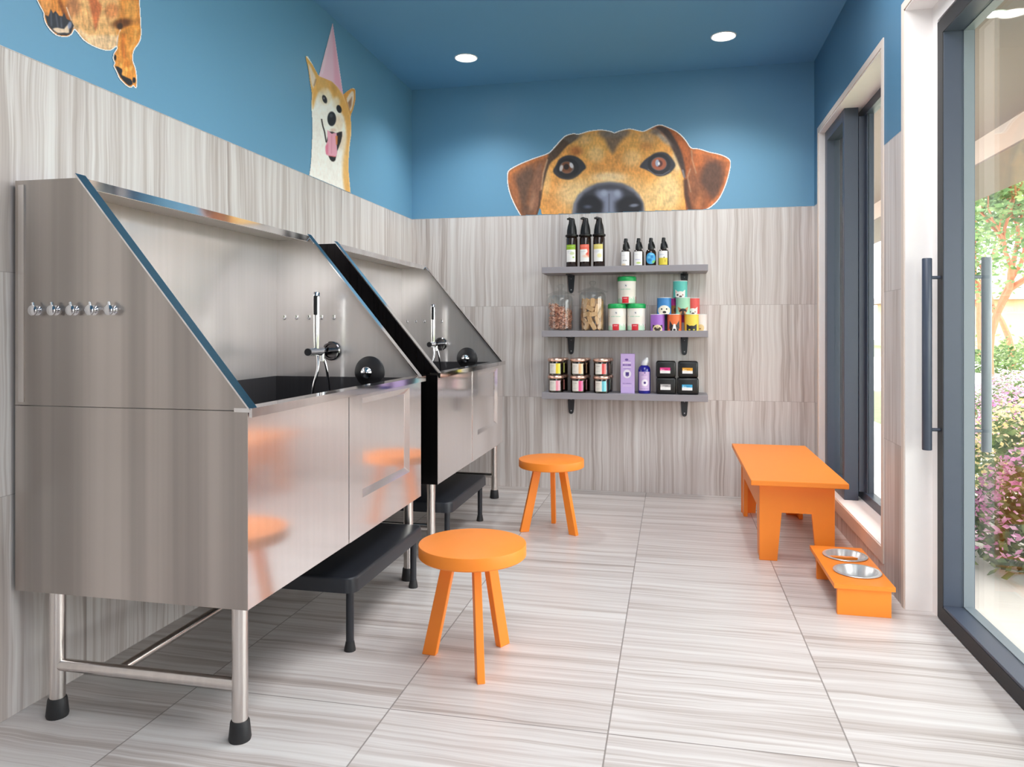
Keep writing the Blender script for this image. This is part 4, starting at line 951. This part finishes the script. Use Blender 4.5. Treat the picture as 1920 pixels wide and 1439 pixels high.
# ------------------------------------------------------------------ outside
M_pave = pbr('pale_paving', rgb(226, 220, 214), .7, noise=.05, nscale=6); M_soff = pbr('tan_soffit', rgb(108, 91, 80), .7, noise=.03, nscale=3)
M_fascia = pbr('pale_beam', rgb(158, 138, 124), .7, noise=.03, nscale=3); M_road = pbr('bright_path', rgb(236, 232, 226), .8, noise=.04, nscale=4); M_lawn = pbr('garden_ground', rgb(120, 132, 96), .9, noise=.3, nscale=8)
def outside(name, bm, m, label): return tag(obj(name, bm, m), label, kind='structure')
outside('pavement', prism(BM(), [(XO, 16), (2.2, 16), (2.2, -7), (-4, -7), (-4, YF - .1), (XO, YF - .1)], 'z', -.06, -.005), M_pave, 'pale pavement outside the glass door')
outside('ground', box(BM(), 2.2, 60, -10, 80, -.08, -.02), M_lawn, 'planted garden ground outside')
outside('garden_path', box(BM(), 2.2, 30, 6.3, 7.0, -.07, -.008), M_road, 'bright path between the flower beds')
outside('road', box(BM(), 2.2, 60, 13.5, 30, -.07, -.006), M_road, 'bright road beyond the flower beds')
outside('soffit', box(BM(), XO, 3.3, -4, 16, 2.62, 2.70), M_soff, 'tan porch soffit outside the door')
outside('porch_beam', box(BM(), 2.52, 3.2, -4, 16, 2.42, 2.62), M_fascia, 'pale beam along the porch edge')
outside('beam_shade_sheet', box(BM(), 2.52, 3.2, -4, 16, 2.405, 2.42), pbr('shade_tan', rgb(100, 84, 74), .7, noise=.03), 'dark tan sheet painting the shade under the porch beam')  # added sheet; its darker colour carries the shade below the beam
downlight(1.60, 4.19, 2.62, 'recessed light in the tan porch soffit outside', .04)
def leaf_mat(name, cols, nscale):
    m, nt, out = new_mat(name); b = N(nt, 'ShaderNodeBsdfPrincipled'); b.inputs['Roughness'].default_value = .6
    tc = N(nt, 'ShaderNodeTexCoord'); nz = N(nt, 'ShaderNodeTexNoise'); nz.inputs['Scale'].default_value = nscale; nz.inputs['Detail'].default_value = 2
    cr = N(nt, 'ShaderNodeValToRGB'); nt.links.new(tc.outputs['Object'], nz.inputs[0]); nt.links.new(nz.outputs['Fac'], cr.inputs[0])
    e = cr.color_ramp.elements; n = len(cols)
    e[0].position, e[0].color = .3, cols[0]; e[1].position, e[1].color = .7, cols[-1]
    for i in range(1, n - 1): q = e.new(.3 + .4 * i / (n - 1)); q.color = cols[i]
    tr = N(nt, 'ShaderNodeBsdfTranslucent'); mx = N(nt, 'ShaderNodeMixShader'); mx.inputs[0].default_value = .3
    nt.links.new(cr.outputs[0], b.inputs['Base Color']); nt.links.new(cr.outputs[0], tr.inputs[0]); nt.links.new(b.outputs[0], mx.inputs[1]); nt.links.new(tr.outputs[0], mx.inputs[2]); nt.links.new(mx.outputs[0], out.inputs[0]); return m
M_leaf = leaf_mat('shrub_leaves', [rgb(64, 88, 54), rgb(100, 124, 74), rgb(156, 168, 112)], 14)
M_crown = leaf_mat('tree_leaves', [rgb(62, 92, 54), rgb(96, 128, 74), rgb(150, 166, 112)], 4)
M_pink = leaf_mat('pink_blossom', [rgb(206, 110, 172), rgb(236, 168, 210), rgb(252, 226, 238)], 25)
M_yel = leaf_mat('cream_blossom', [rgb(236, 208, 120), rgb(250, 236, 190), rgb(246, 196, 170)], 25)
M_bark = pbr('orange_bark', rgb(170, 104, 76), .8, noise=.25, nscale=12)
def scatter(bm, n, pos, size, flat=.0):
    for k in range(n):
        c = pos(); s = size * random.uniform(.6, 1.3)
        R_ = Matrix.Rotation(random.uniform(0, 6.3), 3, 'Z') @ Matrix.Rotation(random.uniform(-1.3, 1.3), 3, 'X') @ Matrix.Rotation(random.uniform(-1, 1), 3, 'Y')
        bm.faces.new([bm.verts.new(c + R_ @ Vector(q)) for q in ((-s, 0, 0), (0, -s * .5, 0), (s, 0, 0), (0, s * .5, 0))])
def shrub(x, y, r, h, label, bl, n=900):
    T = thing('flowering_shrub', label, 'shrub', (x, y, 0), 'flowering shrubs outside the door')
    def shell(k0, k1, up=False):
        def f():
            a = random.uniform(0, 2 * PI); ph = math.asin(random.uniform(.0 if not up else .15, 1)); k = random.uniform(k0, k1)
            return Vector((x + r * k * math.cos(ph) * math.cos(a), y + r * k * math.cos(ph) * math.sin(a), .01 + h * k * math.sin(ph)))
        return f
    bm = BM(); scatter(bm, n, shell(.5, 1), .032); o = obj('foliage', bm, M_leaf, T)
    bm = BM(); scatter(bm, int(n * 1.2), shell(.9, 1.06, True), .016); obj('blossoms', bm, bl, T)
    bm = BM()
    for k in range(7):
        a = k * 2 * PI / 7; tube(bm, [(x + .02 * math.cos(a), y + .02 * math.sin(a), -.02), (x + r * .35 * math.cos(a), y + r * .35 * math.sin(a), h * .6)], [.008, .004], 6)
    obj('stems', bm, M_bark, T)
shrub(1.60, 3.58, .36, .50, 'pink flowering shrub nearest the glass door', M_pink, 1500)
shrub(1.93, 4.52, .42, .62, 'cream flowering shrub just behind the nearest pink one outside the door', M_yel, 1500)
shrub(2.35, 5.50, .45, .62, 'pink flowering shrub in front of the garden path', M_pink, 1300)
for k, (x, y) in enumerate(((2.9, 7.7), (3.98, 8.0), (3.45, 8.9), (4.45, 9.3), (4.15, 10.5), (5.25, 10.8), (4.85, 11.9))):
    shrub(x, y, .5, .42, 'low pink flowering shrub in the far bed, %s from the path' % ('first', 'second', 'third', 'fourth', 'fifth', 'sixth', 'seventh')[k], M_pink, 650)
def tree(x, y, h, sp, label, nl, seed):
    R0 = random.Random(seed); T = thing('tree', label, 'tree', (x, y, 0), 'trees beyond the flower beds')
    bm = BM(); tips = []
    def branch(p, d, L_, r, lv):
        q = [p]; dd = d.copy()
        for i in range(4):
            dd = (dd + Vector((R0.uniform(-.22, .22), R0.uniform(-.22, .22), R0.uniform(-.05, .12)))).normalized(); q.append(q[-1] + dd * L_ / 4)
        tube(bm, q, [r * (1 - .12 * i) for i in range(5)], 8)
        if lv >= 1: tips.extend(q[2:])
        if lv < 3:
            for k in range(3 if lv else 4):
                e = (dd + Vector((R0.uniform(-1, 1), R0.uniform(-1, 1), R0.uniform(-.1, .8))) * .75).normalized(); branch(q[-1] if k else q[3], e, L_ * .72, r * .55, lv + 1)
    branch(Vector((x, y, -.03)), Vector((R0.uniform(-.15, .15), 0, 1)), h * .30, sp * .042, 0)
    obj('trunk', bm, M_bark, T, True)
    bm = BM()
    def pos():
        t_ = R0.choice(tips); return t_ + Vector((R0.gauss(0, .26), R0.gauss(0, .26), R0.gauss(.05, .2))) * sp * .5
    scatter(bm, nl, pos, .075); obj('crown', bm, M_crown, T)
tree(6.3, 16.8, 6.5, 2.6, 'orange-barked tree with a thick trunk beyond the road edge, left in the door glass', 5200, 3)
tree(8.6, 21.5, 6.0, 2.4, 'slender orange-barked tree farther off, right in the door glass', 4200, 9)
tree(10.3, 28.0, 8.0, 3.4, 'leafy tree in the far background seen through the door', 5000, 14)
for k, (x, y) in enumerate(((7.4, 19.4), (10.6, 24.6))):
    T = thing('round_bush', ('low green bush by the far kerb, left one', 'low green bush by the far kerb, right one')[k], 'shrub', (x, y, 0), 'low green bushes by the kerb')
    bm = BM(); scatter(bm, 900, lambda: Vector((x + random.gauss(0, .45), y + random.gauss(0, .4), abs(random.gauss(.3, .22)))), .07); obj('foliage', bm, M_leaf, T)
T = thing('garden_building', 'low tan building with a sloping roof far beyond the trees', 'building', (19, 46, 0))
obj('wall', box(BM(), 13, 30, 44, 52, -.05, 2.6), pbr('tan_render', rgb(226, 190, 156), .8, noise=.05), T)
obj('roof', prism(BM(), [(12.4, 2.6), (30.6, 2.6), (30.6, 2.9), (21, 5.4), (12.4, 2.9)], 'y', 43.4, 52.6), pbr('mauve_roof', rgb(176, 150, 150), .8, noise=.08), T)

# ------------------------------------------------------------------ light
wd = bpy.data.worlds.new('World'); sc.world = wd; wd.use_nodes = True
nt = wd.node_tree; bg = nt.nodes['Background']
bg.inputs[0].default_value = (1.0, .985, .98, 1); bg.inputs[1].default_value = 4.8
def lamp(name, kind, loc, rot, energy, col=(1, 1, 1), **kw):
    l = bpy.data.lights.new(name, kind); l.energy = energy; l.color = col
    for k, v in kw.items(): setattr(l, k, v)
    o = bpy.data.objects.new(name, l); o.location = loc; o.rotation_euler = rot; COL.objects.link(o); return o
s = lamp('sun', 'SUN', (8, 4, 9), (0, 0, 0), 3.2, (1, .95, .88), angle=.03)
s.rotation_euler = Vector((-.55, .25, -1.0)).to_track_quat('-Z', 'Y').to_euler()
p = lamp('door_portal', 'AREA', (1.06, 1.92, 1.06), (0, D(90), 0), 1, shape='RECTANGLE', size=2.1, size_y=1.95); p.data.cycles.is_portal = True
p = lamp('window_portal', 'AREA', (1.06, 3.91, 1.15), (0, D(90), 0), 1, shape='RECTANGLE', size=2.0, size_y=1.3); p.data.cycles.is_portal = True
p = lamp('front_portal', 'AREA', (.41, YF - .12, 1.24), (D(90), 0, 0), 1, shape='RECTANGLE', size=.62, size_y=2.24); p.data.cycles.is_portal = True
lamp('unseen_fill', 'AREA', (.15, 1.6, 2.60), (0, 0, 0), 44, (1, .975, .965), shape='RECTANGLE', size=1.2, size_y=3.2)  # added fill lamp with no fixture, out of view
for x, y in ((-1.185, 4.215), (.275, 4.20)): lamp('downlight_beam', 'SPOT', (x, y, 2.60), (0, 0, 0), 30, (1, .97, .95), spot_size=D(125), spot_blend=.9, shadow_soft_size=.05)

# ------------------------------------------------------------------ camera
cam = bpy.data.cameras.new('camera'); co = bpy.data.objects.new('camera', cam); COL.objects.link(co); sc.camera = co
co.location = (0, 0, 1.02); co.rotation_euler = (PI / 2, 0, math.atan(300 / 1392))
cam.sensor_fit = 'HORIZONTAL'; cam.sensor_width = 36; cam.lens = 36 * 1392 / 1920
cam.shift_y = (618 - 719.5) / 1920; cam.clip_start = .02; cam.clip_end = 300
vs = sc.view_settings; vs.view_transform = 'Standard'; vs.look = 'None'; vs.exposure = 0.55; vs.gamma = 1.0
cy = sc.cycles; cy.max_bounces = 10; cy.diffuse_bounces = 5; cy.glossy_bounces = 5; cy.transparent_max_bounces = 16; cy.transmission_bounces = 6
cy.caustics_reflective = False; cy.caustics_refractive = False; cy.sample_clamp_indirect = 6; cy.use_denoising = True
